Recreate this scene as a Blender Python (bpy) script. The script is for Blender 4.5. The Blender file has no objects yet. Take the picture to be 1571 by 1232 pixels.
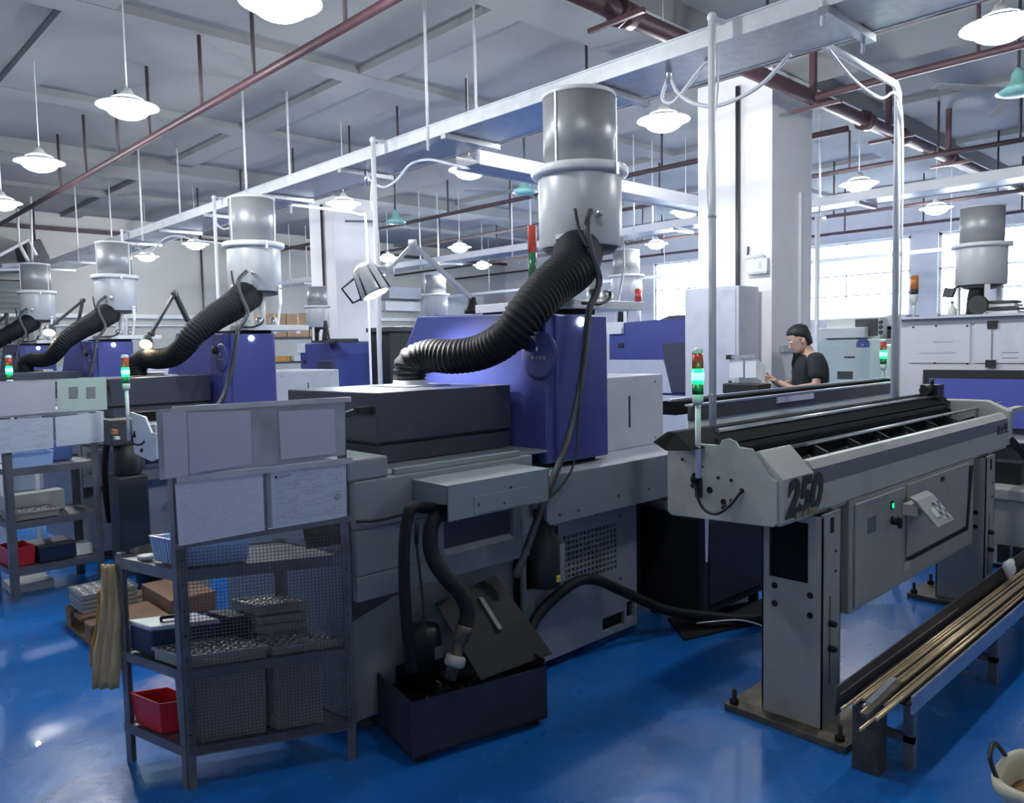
import bpy, math, random
from mathutils import Vector, Matrix
random.seed(7)
PI = math.pi
S = bpy.context.scene
COL = S.collection
# ------------------------------------------------------------------ camera
W, H, F = 1571, 1232, 1207.5
YAW, PITCH, ROLL, CH = .760628, .0691791, .019764, 1.55
fw = Vector((math.sin(YAW)*math.cos(PITCH), math.cos(YAW)*math.cos(PITCH), -math.sin(PITCH)))
r0 = Vector((math.cos(YAW), -math.sin(YAW), 0)); d0 = fw.cross(r0)
rt = r0*math.cos(ROLL) + d0*math.sin(ROLL)
dn = -r0*math.sin(ROLL) + d0*math.cos(ROLL)
CAM = Vector((0, 0, CH))
cd = bpy.data.cameras.new('camera'); cam = bpy.data.objects.new('camera', cd); COL.objects.link(cam)
up_ = -dn; bk = -fw
cam.matrix_world = Matrix(((rt.x, up_.x, bk.x, 0), (rt.y, up_.y, bk.y, 0), (rt.z, up_.z, bk.z, CH), (0, 0, 0, 1)))
cd.sensor_width = 36; cd.lens = F/W*36; cd.clip_start = .05; cd.clip_end = 100
S.camera = cam
# ------------------------------------------------------------------ world, daylight, exposure
w = bpy.data.worlds.new('world'); S.world = w; w.use_nodes = True
bg = w.node_tree.nodes['Background']; bg.inputs[0].default_value = (.80, .90, 1, 1); bg.inputs[1].default_value = 4.0
S.view_settings.view_transform = 'Standard'; S.view_settings.look = 'None'
S.view_settings.gamma = 1; S.view_settings.use_curve_mapping = False
S.view_settings.exposure = 0.15
LAMP_W = 62.0
WIN_W = 800.0
def area(loc, rot, sx, sy, power, color=(.86, .94, 1)):
    l = bpy.data.lights.new('daylight', 'AREA'); l.shape = 'RECTANGLE'; l.size = sx; l.size_y = sy
    l.energy = power; l.color = color
    o = bpy.data.objects.new('daylight', l); o.location = loc; o.rotation_euler = rot; COL.objects.link(o); return o
# daylight entering by the windows of the back wall (just outside the panes)
WINS = [(3.0, 4.2), (4.55, 5.22), (5.7, 8.2), (9.7, 11.68)]
for a, b in WINS:
    area((16.35, (a+b)/2, 2.75), (0, PI/2, 0), 1.5, b-a, WIN_W*(b-a)/2)

# ------------------------------------------------------------------ pixel helpers (true depths)
def ray(x, y):
    return rt*((x-W/2)/F) + dn*((y-H/2)/F) + fw
def az(x, y, z=0): d = ray(x, y); return CAM + d*((z-CH)/d.z)
def ax(x, y, X): d = ray(x, y); return CAM + d*(X/d.x)
def ay(x, y, Y): d = ray(x, y); return CAM + d*(Y/d.y)
def ap(x, y, A, B):      # on the vertical plane through A and B
    n = Vector((-(B[1]-A[1]), B[0]-A[0], 0)); d = ray(x, y)
    t = (Vector((A[0], A[1], 0)) - Vector((0, 0, 0))).dot(n)/d.dot(n); return CAM + d*t

# ------------------------------------------------------------------ materials
MATS = {}
def mat(name, col, rough=.5, metal=0, var=.12, scale=6, bump=.0, bscale=120, emit=0, ecol=None, coat=0, spec=.5, dirt=None, dscale=2.5, trans=0, alpha=1):
    if name in MATS: return MATS[name]
    m = bpy.data.materials.new(name); m.use_nodes = True; nt = m.node_tree; N = nt.nodes; L = nt.links
    b = N['Principled BSDF']; b.inputs['Roughness'].default_value = rough; b.inputs['Metallic'].default_value = metal
    b.inputs['Specular IOR Level'].default_value = spec; b.inputs['Coat Weight'].default_value = coat
    b.inputs['Transmission Weight'].default_value = trans; b.inputs['Alpha'].default_value = alpha
    tc = N.new('ShaderNodeTexCoord')
    nz = N.new('ShaderNodeTexNoise'); nz.inputs['Scale'].default_value = scale; nz.inputs['Detail'].default_value = 5
    L.new(tc.outputs['Object'], nz.inputs['Vector'])
    cr = N.new('ShaderNodeValToRGB')
    c = Vector(col[:3]); lo = c*(1-var); hi = c*(1+var)
    cr.color_ramp.elements[0].position = .3; cr.color_ramp.elements[1].position = .7
    cr.color_ramp.elements[0].color = (*lo, 1); cr.color_ramp.elements[1].color = (min(hi.x, 1), min(hi.y, 1), min(hi.z, 1), 1)
    L.new(nz.outputs['Fac'], cr.inputs['Fac'])
    out = cr.outputs['Color']
    if dirt:
        n2 = N.new('ShaderNodeTexNoise'); n2.inputs['Scale'].default_value = dscale; n2.inputs['Detail'].default_value = 8; n2.inputs['Roughness'].default_value = .65
        L.new(tc.outputs['Object'], n2.inputs['Vector'])
        r2 = N.new('ShaderNodeValToRGB'); r2.color_ramp.elements[0].position = .52; r2.color_ramp.elements[1].position = .72
        L.new(n2.outputs['Fac'], r2.inputs['Fac'])
        mx = N.new('ShaderNodeMix'); mx.data_type = 'RGBA'; L.new(r2.outputs['Color'], mx.inputs['Factor'])
        L.new(out, mx.inputs['A']); mx.inputs['B'].default_value = (*dirt, 1); out = mx.outputs['Result']
    L.new(out, b.inputs['Base Color'])
    if bump:
        n3 = N.new('ShaderNodeTexNoise'); n3.inputs['Scale'].default_value = bscale; n3.inputs['Detail'].default_value = 3
        L.new(tc.outputs['Object'], n3.inputs['Vector'])
        bp = N.new('ShaderNodeBump'); bp.inputs['Strength'].default_value = bump; bp.inputs['Distance'].default_value = .004
        L.new(n3.outputs['Fac'], bp.inputs['Height']); L.new(bp.outputs['Normal'], b.inputs['Normal'])
    if emit:
        b.inputs['Emission Color'].default_value = (*(ecol or col), 1); b.inputs['Emission Strength'].default_value = emit
    MATS[name] = m; return m

def floor_mat():
    m = mat('blue_epoxy', (.010, .15, .52), .3, var=.18, scale=1.1, coat=.25)
    nt = m.node_tree; N = nt.nodes; L = nt.links; b = N['Principled BSDF']
    tc = N.new('ShaderNodeTexCoord')
    def noise(s, d=8, r=.6):
        n = N.new('ShaderNodeTexNoise'); n.inputs['Scale'].default_value = s; n.inputs['Detail'].default_value = d
        n.inputs['Roughness'].default_value = r; L.new(tc.outputs['Object'], n.inputs['Vector']); return n
    def ramp(n, a, bb, c0, c1):
        r = N.new('ShaderNodeValToRGB'); r.color_ramp.elements[0].position = a; r.color_ramp.elements[1].position = bb
        r.color_ramp.elements[0].color = (*c0, 1); r.color_ramp.elements[1].color = (*c1, 1); L.new(n.outputs['Fac'], r.inputs['Fac']); return r
    base = b.inputs['Base Color'].links[0].from_socket
    r = ramp(noise(2.3), .56, .72, (0, 0, 0), (.28, .28, .28))       # grey scuffs
    mx = N.new('ShaderNodeMix'); mx.data_type = 'RGBA'; L.new(r.outputs['Color'], mx.inputs['Factor']); L.new(base, mx.inputs['A']); mx.inputs['B'].default_value = (.02, .15, .42, 1)
    r2 = ramp(noise(9, 6, .7), .66, .76, (0, 0, 0), (.8, .8, .8))      # dark spots of oil
    m2 = N.new('ShaderNodeMix'); m2.data_type = 'RGBA'; L.new(r2.outputs['Color'], m2.inputs['Factor']); L.new(mx.outputs['Result'], m2.inputs['A']); m2.inputs['B'].default_value = (.008, .03, .07, 1)
    L.new(m2.outputs['Result'], b.inputs['Base Color'])
    rr = ramp(noise(1.7), .35, .7, (.16, .16, .16), (.42, .42, .42)); L.new(rr.outputs['Color'], b.inputs['Roughness'])
    bp = N.new('ShaderNodeBump'); bp.inputs['Strength'].default_value = .12; bp.inputs['Distance'].default_value = .01
    L.new(noise(14, 3).outputs['Fac'], bp.inputs['Height']); L.new(bp.outputs['Normal'], b.inputs['Normal'])
    return m

def print_mat(name, rows=22, cols=26, ink=.55, paper=(.62, .66, .74), thr=.5):
    m = mat(name, paper, .55, var=.04, scale=3); nt = m.node_tree; N = nt.nodes; L = nt.links; b = N['Principled BSDF']
    base = b.inputs['Base Color'].links[0].from_socket
    uv = N.new('ShaderNodeUVMap'); sp = N.new('ShaderNodeSeparateXYZ'); L.new(uv.outputs['UV'], sp.inputs[0])
    def M(op, a, bb=None, c=None):
        n = N.new('ShaderNodeMath'); n.operation = op
        for i, v in enumerate((a, bb, c)):
            if v is None: continue
            if isinstance(v, (int, float)): n.inputs[i].default_value = v
            else: L.new(v, n.inputs[i])
        return n.outputs[0]
    v = M('MULTIPLY', sp.outputs['Y'], rows); row = M('FLOOR', v); fr = M('FRACT', v)
    line = M('LESS_THAN', fr, .38)
    cx = N.new('ShaderNodeCombineXYZ'); L.new(M('MULTIPLY', sp.outputs['X'], cols), cx.inputs[0]); L.new(M('MULTIPLY', row, 7.31), cx.inputs[1])
    nz = N.new('ShaderNodeTexNoise'); nz.inputs['Scale'].default_value = 1; nz.inputs['Detail'].default_value = 4; L.new(cx.outputs[0], nz.inputs['Vector'])
    txt = M('GREATER_THAN', nz.outputs['Fac'], thr)
    c2 = N.new('ShaderNodeCombineXYZ'); L.new(M('MULTIPLY', sp.outputs['X'], 3), c2.inputs[0]); L.new(M('MULTIPLY', row, 3.7), c2.inputs[1])
    n2 = N.new('ShaderNodeTexNoise'); n2.inputs['Scale'].default_value = 1; L.new(c2.outputs[0], n2.inputs['Vector'])
    blk = M('GREATER_THAN', n2.outputs['Fac'], .5)
    edge = M('MULTIPLY', M('LESS_THAN', M('ABSOLUTE', M('SUBTRACT', sp.outputs['X'], .5)), .44), M('LESS_THAN', M('ABSOLUTE', M('SUBTRACT', sp.outputs['Y'], .5)), .45))
    f = M('MULTIPLY', M('MULTIPLY', M('MULTIPLY', line, txt), M('MULTIPLY', blk, edge)), ink)
    mx = N.new('ShaderNodeMix'); mx.data_type = 'RGBA'; L.new(f, mx.inputs['Factor']); L.new(base, mx.inputs['A']); mx.inputs['B'].default_value = (.07, .08, .1, 1)
    L.new(mx.outputs['Result'], b.inputs['Base Color']); return m

def perf_mat():
    m = mat('perforated_steel', (.40, .42, .44), .42, metal=.35, var=.04)
    nt = m.node_tree; N = nt.nodes; L = nt.links; b = N['Principled BSDF']
    base = b.inputs['Base Color'].links[0].from_socket
    tc = N.new('ShaderNodeTexCoord'); sp = N.new('ShaderNodeSeparateXYZ'); L.new(tc.outputs['UV'], sp.inputs[0])
    def M(op, a, bb=None):
        n = N.new('ShaderNodeMath'); n.operation = op
        for i, v in enumerate((a, bb)):
            if v is None: continue
            if isinstance(v, (int, float)): n.inputs[i].default_value = v
            else: L.new(v, n.inputs[i])
        return n.outputs[0]
    u = M('MULTIPLY', sp.outputs['X'], 150.0); v = M('MULTIPLY', sp.outputs['Y'], 46.0)
    u2 = M('ADD', u, M('MULTIPLY', M('FLOOR', v), .5))
    du = M('SUBTRACT', M('FRACT', u2), .5); dv = M('SUBTRACT', M('FRACT', v), .5)
    d = M('ADD', M('MULTIPLY', du, du), M('MULTIPLY', dv, dv)); h = M('LESS_THAN', d, .075)
    mx = N.new('ShaderNodeMix'); mx.data_type = 'RGBA'; L.new(h, mx.inputs['Factor']); L.new(base, mx.inputs['A']); mx.inputs['B'].default_value = (.14, .15, .16, 1)
    L.new(mx.outputs['Result'], b.inputs['Base Color']); return m

m_floor = floor_mat()
m_ceil = mat('ceiling_paint', (.26, .275, .285), .9, var=.05, scale=1.5)
m_wall = mat('wall_paint', (.80, .80, .80), .8, var=.03, scale=1.2, dirt=(.70, .70, .68), dscale=.8)
m_wall2 = mat('wall_paint_grey', (.50, .51, .49), .8, var=.04, scale=1.2)
m_col = mat('column_paint', (.86, .86, .88), .7, var=.02)
m_grey = mat('machine_grey', (.23, .265, .30), .45, var=.06, scale=3, dirt=(.20, .22, .25), dscale=3)
m_lgrey = mat('light_grey_enamel', (.52, .55, .62), .4, var=.04, dirt=(.44, .46, .52), dscale=4)
m_navy = mat('navy_black_enamel', (.045, .052, .085), .38, var=.08)
m_blue = mat('blue_enamel', (.052, .068, .26), .33, var=.06, scale=2)
m_blue2 = mat('blue_sticker', (.035, .05, .20), .4, var=.05)
m_tank = mat('dark_tank', (.022, .024, .045), .5, var=.2, dirt=(.012, .012, .018))
m_lid = mat('dark_steel_lid', (.018, .018, .02), .6, var=.2, dirt=(.012, .012, .012), spec=.2)
m_black = mat('black_rubber', (.012, .013, .015), .5, var=.2)
m_hose = mat('black_hose', (.008, .010, .013), .62, var=.15, spec=.25)
m_dark = mat('dark_recess', (.008, .009, .01), .8, var=.1)
m_dgrey = mat('dark_grey_metal', (.06, .065, .075), .45, metal=.3, var=.15)
m_white = mat('white_enamel', (.74, .77, .79), .32, var=.03)
m_tray = mat('galvanized_steel', (.80, .83, .86), .35, metal=.35, var=.08, scale=9)
m_pipew = mat('white_conduit', (.86, .88, .90), .4, var=.03)
m_drum = mat('drum_enamel', (.50, .53, .56), .35, var=.03)
m_steel = mat('brushed_steel', (.55, .57, .60), .3, metal=.85, var=.12, scale=14)
m_chrome = mat('chrome', (.8, .8, .8), .12, metal=1, var=.02)
m_red = mat('maroon_pipe', (.085, .038, .047), .5, var=.15)
m_dpipe = mat('dark_pipe', (.07, .045, .055), .6, var=.15)
m_beige = mat('feeder_beige', (.46, .48, .44), .42, var=.05, scale=4, dirt=(.34, .35, .31), dscale=3)
m_stripe = mat('feeder_grey_stripe', (.13, .15, .16), .4, var=.05)
m_leg = mat('feeder_leg_grey', (.36, .37, .34), .5, var=.06, dirt=(.26, .26, .23), dscale=3)
m_trough = mat('black_trough', (.010, .011, .012), .75, var=.3, spec=.08)
m_gold = mat('gold_sticker', (.30, .24, .13), .5, var=.3, scale=60)
m_brass = mat('brass_bar', (.62, .47, .28), .35, metal=.45, var=.1, scale=20)
m_rust = mat('oily_steel', (.10, .085, .065), .45, metal=.5, var=.4, scale=14, dirt=(.22, .18, .12), dscale=8)
m_wood = mat('pallet_wood', (.20, .13, .075), .75, var=.3, scale=12)
m_card = mat('cardboard', (.42, .27, .17), .8, var=.08)
m_card2 = mat('damp_cardboard', (.22, .13, .08), .8, var=.15)
m_rack = mat('rack_steel', (.17, .18, .20), .4, metal=.45, var=.25, scale=10, dirt=(.07, .07, .07), dscale=5)
m_mesh = mat('mesh_wire', (.10, .11, .125), .4, metal=.5, var=.2)
m_foil = mat('worn_foil', (.40, .42, .46), .3, metal=.45, var=.22, scale=7)
m_paper = print_mat('printed_sheet_a', 36, 60, .26)
m_paper2 = print_mat('printed_sheet_b', 30, 50, .42, (.56, .61, .70), .46)
m_blank = mat('faded_sheet', (.56, .55, .63), .55, var=.04, scale=3)
m_bluebin = mat('blue_plastic', (.14, .23, .62), .35, var=.06)
m_clearbin = mat('pale_blue_plastic', (.36, .50, .80), .25, var=.05)
m_redbin = mat('red_plastic', (.55, .02, .03), .35, var=.08)
m_traygrey = mat('grey_tray_plastic', (.26, .27, .27), .45, var=.1)
m_part = mat('turned_parts', (.62, .62, .60), .25, metal=.8, var=.2, scale=40)
m_toolbox = mat('toolbox_blue', (.01, .025, .07), .4, var=.1)
m_glove = mat('tan_leather', (.66, .50, .27), .8, var=.12, scale=20)
m_glove2 = mat('orange_leather', (.58, .30, .06), .8, var=.12, scale=20)
m_green = mat('green_lamp_glass', (.02, .9, .35), .2, emit=1.6, ecol=(.01, 1, .22))
m_gcore = mat('green_lamp_core', (.5, 1, .8), .2, emit=2.4, ecol=(.14, 1, .34))
m_redl = mat('red_lamp_glass', (.50, .06, .04), .25, var=.05)
m_orl = mat('amber_lamp_glass', (.45, .16, .04), .25, var=.05)
m_gdark = mat('dark_green_glass', (.02, .12, .05), .25, var=.05)
m_lampg = mat('lamp_bulb', (1, 1, 1), .5, emit=20, ecol=(.93, .98, 1))
m_shade = mat('lamp_shade_white', (.88, .90, .90), .4, var=.02)
m_warm = mat('warm_bulb', (1, .8, .5), .5, emit=14, ecol=(1, .68, .32))
m_glow = mat('white_bulb', (1, 1, 1), .5, emit=10, ecol=(1, .98, .95))
m_teal = mat('teal_enamel', (.22, .48, .46), .35, var=.05)
m_pgreen = mat('pale_green_enamel', (.52, .60, .59), .4, var=.04)
m_cream = mat('cream_enamel', (.62, .66, .64), .4, var=.04)
m_rwhite = mat('white_machine_panel', (.62, .63, .68), .4, var=.03, scale=2, dirt=(.52, .53, .57), dscale=2)
m_screen = mat('blue_window_film', (.10, .12, .42), .2, var=.04, scale=1.2)
m_skin = mat('skin', (.60, .38, .29), .5, var=.05)
m_hair = mat('black_hair', (.012, .012, .014), .5, var=.3, scale=60, bump=.6)
m_shirt = mat('black_cotton', (.014, .019, .022), .85, var=.15, scale=8, bump=.2)
m_pants = mat('dark_trousers', (.03, .035, .05), .85, var=.15)
m_blind = mat('window_blind', (.80, .84, .84), .8, var=.03)
m_glass = mat('window_glass', (.95, .98, 1), .02, trans=1, var=0, spec=.5)
m_bag = mat('clear_plastic_bag', (.75, .77, .78), .2, var=.1)
m_binb = mat('ivory_plastic', (.60, .57, .42), .35, var=.05)
m_chips = mat('brass_chips', (.38, .24, .09), .6, metal=.3, var=.4, scale=90, bump=1, bscale=150)
m_shutter = mat('shutter_grey', (.26, .29, .28), .5, var=.05)
m_perf = perf_mat()
m_yellow = mat('yellow_label', (.7, .55, .06), .5)
m_mark = mat('dark_lettering', (.018, .022, .022), .4, var=.05)
m_print = mat('grey_print', (.22, .23, .27), .6, var=.1)
m_litew = mat('pale_lettering', (.55, .60, .80), .5, var=.05)

# ------------------------------------------------------------------ mesh builder
ORG = {}
def V(*a): return Vector(a)
class MB:
    def __init__(s): s.v = []; s.f = []; s.sm = []; s.uv = []
    def add(s, vs, fs, smooth=False, uvs=None):
        n = len(s.v); s.v += [tuple(x) for x in vs]
        for i, f in enumerate(fs):
            s.f.append([n+j for j in f]); s.sm.append(smooth); s.uv.append(uvs[i] if uvs else None)
        return s
    def box(s, x0, x1, y0, y1, z0, z1):
        x0, x1 = min(x0, x1), max(x0, x1); y0, y1 = min(y0, y1), max(y0, y1); z0, z1 = min(z0, z1), max(z0, z1)
        vs = [(x0, y0, z0), (x1, y0, z0), (x1, y1, z0), (x0, y1, z0), (x0, y0, z1), (x1, y0, z1), (x1, y1, z1), (x0, y1, z1)]
        return s.add(vs, [(3, 2, 1, 0), (4, 5, 6, 7), (0, 1, 5, 4), (1, 2, 6, 5), (2, 3, 7, 6), (3, 0, 4, 7)])
    def obox(s, c, u, v, wv):      # centre and three half vectors
        c, u, v, wv = map(Vector, (c, u, v, wv))
        vs = [c+a*u+b*v+d*wv for d in (-1, 1) for a, b in ((-1, -1), (1, -1), (1, 1), (-1, 1))]
        fs = [(3, 2, 1, 0), (4, 5, 6, 7), (0, 1, 5, 4), (1, 2, 6, 5), (2, 3, 7, 6), (3, 0, 4, 7)]
        if u.cross(v).dot(wv) < 0: fs = [tuple(reversed(f)) for f in fs]
        return s.add(vs, fs)
    def bar(s, p, q, a=.02, b=None, side=None):
        p, q = Vector(p), Vector(q); b = b or a; d = (q-p); L = d.length; d.normalize()
        sd = Vector(side) if side else (V(0, 0, 1) if abs(d.z) < .9 else V(1, 0, 0))
        u = d.cross(sd).normalized(); v = u.cross(d).normalized()
        return s.obox((p+q)/2, d*L/2, u*a/2, v*b/2)
    def prism(s, poly, ext):       # planar polygon of 3-D points extruded by a vector
        poly = [Vector(p) for p in poly]; ext = Vector(ext); n = len(poly)
        nr = V(0, 0, 0)
        for i in range(n): nr += poly[i].cross(poly[(i+1) % n])
        if nr.dot(ext) > 0: poly.reverse()
        vs = poly + [p+ext for p in poly]
        fs = [tuple(range(n)), tuple(reversed(range(n, 2*n)))] + [(j, i, i+n, j+n) for i in range(n) for j in [(i+1) % n]]
        return s.add(vs, fs)
    def quad(s, a, b, c, d, th=.002):    # thin sheet, front face with UVs a=(0,0) b=(1,0) c=(1,1) d=(0,1)
        a, b, c, d = map(Vector, (a, b, c, d)); n = (b-a).cross(d-a).normalized()*th
        vs = [a, b, c, d, a-n, b-n, c-n, d-n]
        z = [(0, 0)]*4
        return s.add(vs, [(0, 1, 2, 3), (7, 6, 5, 4), (4, 5, 1, 0), (5, 6, 2, 1), (6, 7, 3, 2), (7, 4, 0, 3)], False,
                     [[(0, 0), (1, 0), (1, 1), (0, 1)], z, z, z, z, z])
    def tube(s, pts, r, n=10, caps=True, smooth=True):
        pts = [Vector(p) for p in pts]; m = len(pts)
        rs = r if isinstance(r, (list, tuple)) else [r]*m
        vs = []; u = None
        for i, p in enumerate(pts):
            d = (pts[min(i+1, m-1)] - pts[max(i-1, 0)]).normalized()
            if u is None:
                a = V(0, 0, 1) if abs(d.z) < .9 else V(1, 0, 0); u = d.cross(a).normalized()
            else: u = (u - d*u.dot(d)).normalized()
            v = d.cross(u)
            for k in range(n):
                t = 2*PI*k/n; vs.append(p + (u*math.cos(t) + v*math.sin(t))*rs[i])
        fs = [(i*n+k, i*n+(k+1) % n, (i+1)*n+(k+1) % n, (i+1)*n+k) for i in range(m-1) for k in range(n)]
        s.add(vs, fs, smooth)
        if caps:
            b = len(s.v)-len(vs)
            s.f += [[b+k for k in reversed(range(n))], [b+(m-1)*n+k for k in range(n)]]; s.sm += [False, False]; s.uv += [None, None]
        return s
    def lathe(s, prof, c, n=24, axis=None, smooth=True, uv=False, closed=False):
        c = Vector(c); a = Vector(axis).normalized() if axis else V(0, 0, 1)
        t = V(1, 0, 0) if abs(a.x) < .9 else V(0, 1, 0); u = (t - a*t.dot(a)).normalized(); v = a.cross(u)
        m = len(prof); vs = []
        for r, z in prof:
            for k in range(n):
                th = 2*PI*k/n; vs.append(c + a*z + (u*math.cos(th)+v*math.sin(th))*max(r, 1e-5))
        fs = []; uvs = []
        for i in range(m-1):
            for k in range(n):
                fs.append((i*n+k, i*n+(k+1) % n, (i+1)*n+(k+1) % n, (i+1)*n+k))
                uvs.append([(k/n, i/(m-1)), ((k+1)/n, i/(m-1)), ((k+1)/n, (i+1)/(m-1)), (k/n, (i+1)/(m-1))])
        s.add(vs, fs, smooth, uvs if uv else None)
        if not closed:
            b = len(s.v)-len(vs)
            if prof[0][0] > 1e-4: s.f.append([b+k for k in reversed(range(n))]); s.sm.append(False); s.uv.append(None)
            if prof[-1][0] > 1e-4: s.f.append([b+(m-1)*n+k for k in range(n)]); s.sm.append(False); s.uv.append(None)
        return s
    def ball(s, c, rx, ry=None, rz=None, n=12, m=8, jit=0):
        ry = ry or rx; rz = rz or rx; c = Vector(c); vs = []; fs = []
        for i in range(m+1):
            ph = PI*i/m
            for k in range(n):
                th = 2*PI*k/n; j = 1+random.uniform(-jit, jit)
                vs.append(c+V(rx*math.sin(ph)*math.cos(th)*j, ry*math.sin(ph)*math.sin(th)*j, rz*math.cos(ph)*j))
        for i in range(m):
            for k in range(n): fs.append((i*n+k, (i+1)*n+k, (i+1)*n+(k+1) % n, i*n+(k+1) % n))
        return s.add(vs, fs, True)
    def build(s, name, material, parent=None, bevel=0, base=None, seg=2):
        me = bpy.data.meshes.new(name)
        if parent is not None: off = ORG[parent.name]
        elif base is not None: off = Vector(base)
        else:
            xs = [p[0] for p in s.v]; ys = [p[1] for p in s.v]; zs = [p[2] for p in s.v]
            off = V((min(xs)+max(xs))/2, (min(ys)+max(ys))/2, min(zs))
        me.from_pydata([(p[0]-off.x, p[1]-off.y, p[2]-off.z) for p in s.v], [], s.f)
        if any(u for u in s.uv):
            ul = me.uv_layers.new(name='UVMap'); i = 0
            for fi, f in enumerate(s.f):
                for k in range(len(f)):
                    ul.data[i].uv = s.uv[fi][k] if s.uv[fi] else (0, 0); i += 1
        me.polygons.foreach_set('use_smooth', s.sm)
        me.materials.append(material); me.update()
        o = bpy.data.objects.new(name, me); COL.objects.link(o)
        if parent is None: o.location = off
        else: o.parent = parent
        ORG[o.name] = off
        if bevel:
            b = o.modifiers.new('bevel', 'BEVEL'); b.width = bevel; b.segments = seg; b.limit_method = 'ANGLE'; b.angle_limit = math.radians(50)
        return o
def thing(name, label, cat, loc, group=None):
    o = bpy.data.objects.new(name, None); o.empty_display_size = .1; COL.objects.link(o); o.location = loc; ORG[o.name] = Vector(loc)
    o['label'] = label; o['category'] = cat
    if group: o['group'] = group
    return o
def tag(o, label=None, cat=None, group=None, kind=None):
    if label: o['label'] = label
    if cat: o['category'] = cat
    if group: o['group'] = group
    if kind: o['kind'] = kind
    return o
def dup(root, d, label=None, skip=()):
    r = root.copy(); COL.objects.link(r); r.location = Vector(root.location)+Vector(d); ORG[r.name] = r.location.copy()
    if label: r['label'] = label
    for ch in list(root.children):
        if ch.name.split('.')[0] in skip: continue
        c = ch.copy(); COL.objects.link(c); c.parent = r; c.matrix_parent_inverse = ch.matrix_parent_inverse
        for g in list(ch.children):
            e = g.copy(); COL.objects.link(e); e.parent = c
    return r
def spline(pts, n=10):
    pts = [Vector(p) for p in pts]; P = [2*pts[0]-pts[1]] + pts + [2*pts[-1]-pts[-2]]; out = []
    for i in range(1, len(P)-2):
        for k in range(n):
            t = k/n; a, b, c, d = P[i-1:i+3]
            out.append(.5*((2*b)+(c-a)*t+(2*a-5*b+4*c-d)*t*t+(3*b-a-3*c+d)*t**3))
    out.append(pts[-1]); return out
def resample(pts, step):
    out = [pts[0]]; acc = 0
    for a, b in zip(pts, pts[1:]):
        L = (b-a).length; t = step-acc
        while t <= L: out.append(a+(b-a)*(t/L)); t += step
        acc = (acc+L) % step
    return out
def text(s, loc, u, v, size, material, parent, name='lettering', depth=.0015, shear=0, weight=0):
    cu = bpy.data.curves.new(name, 'FONT'); cu.body = s; cu.size = size; cu.extrude = depth; cu.shear = shear; cu.offset = weight
    cu.resolution_u = 3
    to = bpy.data.objects.new(name, cu); COL.objects.link(to)
    me = bpy.data.meshes.new_from_object(to.evaluated_get(bpy.context.evaluated_depsgraph_get()))
    bpy.data.objects.remove(to)
    u = Vector(u).normalized(); v = Vector(v).normalized(); off = ORG[parent.name]; loc = Vector(loc)
    nn = u.cross(v)
    for vt in me.vertices:
        p = loc + u*vt.co.x + v*vt.co.y + nn*vt.co.z - off; vt.co = p
    me.materials.clear(); me.materials.append(material)
    o = bpy.data.objects.new(name, me); COL.objects.link(o); o.parent = parent; ORG[o.name] = off; return o
def cells(mb, x0, x1, z0, z1, holes, y0, y1):       # a plate in the xz plane with rectangular holes
    xs = sorted({x0, x1, *[h[0] for h in holes], *[h[1] for h in holes]}); zs = sorted({z0, z1, *[h[2] for h in holes], *[h[3] for h in holes]})
    for k in range(len(zs)-1):
        zc = (zs[k]+zs[k+1])/2; run = None
        for i in range(len(xs)-1):
            xc = (xs[i]+xs[i+1])/2
            hole = any(h[0] < xc < h[1] and h[2] < zc < h[3] for h in holes)
            if not hole and run is None: run = xs[i]
            if hole and run is not None: mb.box(run, xs[i], y0, y1, zs[k], zs[k+1]); run = None
        if run is not None: mb.box(run, x1, y0, y1, zs[k], zs[k+1])
    return mb

# ------------------------------------------------------------------ the hall
X0, X1, Y0, Y1, ZC = -2.5, 16.0, -2.5, 17.0, 4.27
tag(MB().box(X0, X1, Y0, Y1, -.1, 0).build('floor', m_floor, base=(0, 0, 0)), kind='structure', label='glossy blue painted epoxy floor')
ceil = tag(MB().box(X0, X1, Y0, Y1, ZC, ZC+.2).build('ceiling', m_ceil, base=(0, 0, ZC)), kind='structure', label='grey painted concrete ceiling with crossing beams')
for y in (-1.0, 1.55, 6.75, 9.3, 14.4):
    MB().box(X0, X1, y-.14, y+.14, 4.2, ZC).build('ceiling_beam', m_ceil, ceil)
for y in (4.12, 11.85):
    MB().box(X0, X1, y-.38, y+.38, 4.09, ZC).build('ceiling_beam', m_ceil, ceil)
for x in (-.5, 2.0, 4.5, 9.7, 12.2, 14.8):
    MB().box(x-.15, x+.15, Y0, Y1, 4.205, ZC).build('ceiling_beam', m_ceil, ceil)
MB().box(6.92, 7.68, Y0, Y1, 4.085, ZC).build('ceiling_beam', m_ceil, ceil)
tag(MB().box(X0, X1, Y1, Y1+.2, 0, ZC).build('wall_left', m_wall2), kind='structure')
tag(MB().box(X0, X1, Y0-.2, Y0, 0, ZC).build('wall_right', m_wall), kind='structure')
tag(MB().box(X0-.2, X0, Y0, Y1, 0, ZC).build('wall_front', m_wall), kind='structure')
wb = MB()
ys = [Y0] + [v for p in WINS for v in p] + [Y1]
WZ0, WZ1 = 1.95, 3.52
for a, b in zip(ys[::2], ys[1::2]): wb.box(X1, X1+.25, a, b, 0, ZC)
for a, b in WINS: wb.box(X1, X1+.25, a, b, 0, WZ0); wb.box(X1, X1+.25, a, b, WZ1, ZC)
tag(wb.build('wall_back', m_wall), kind='structure')
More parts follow.
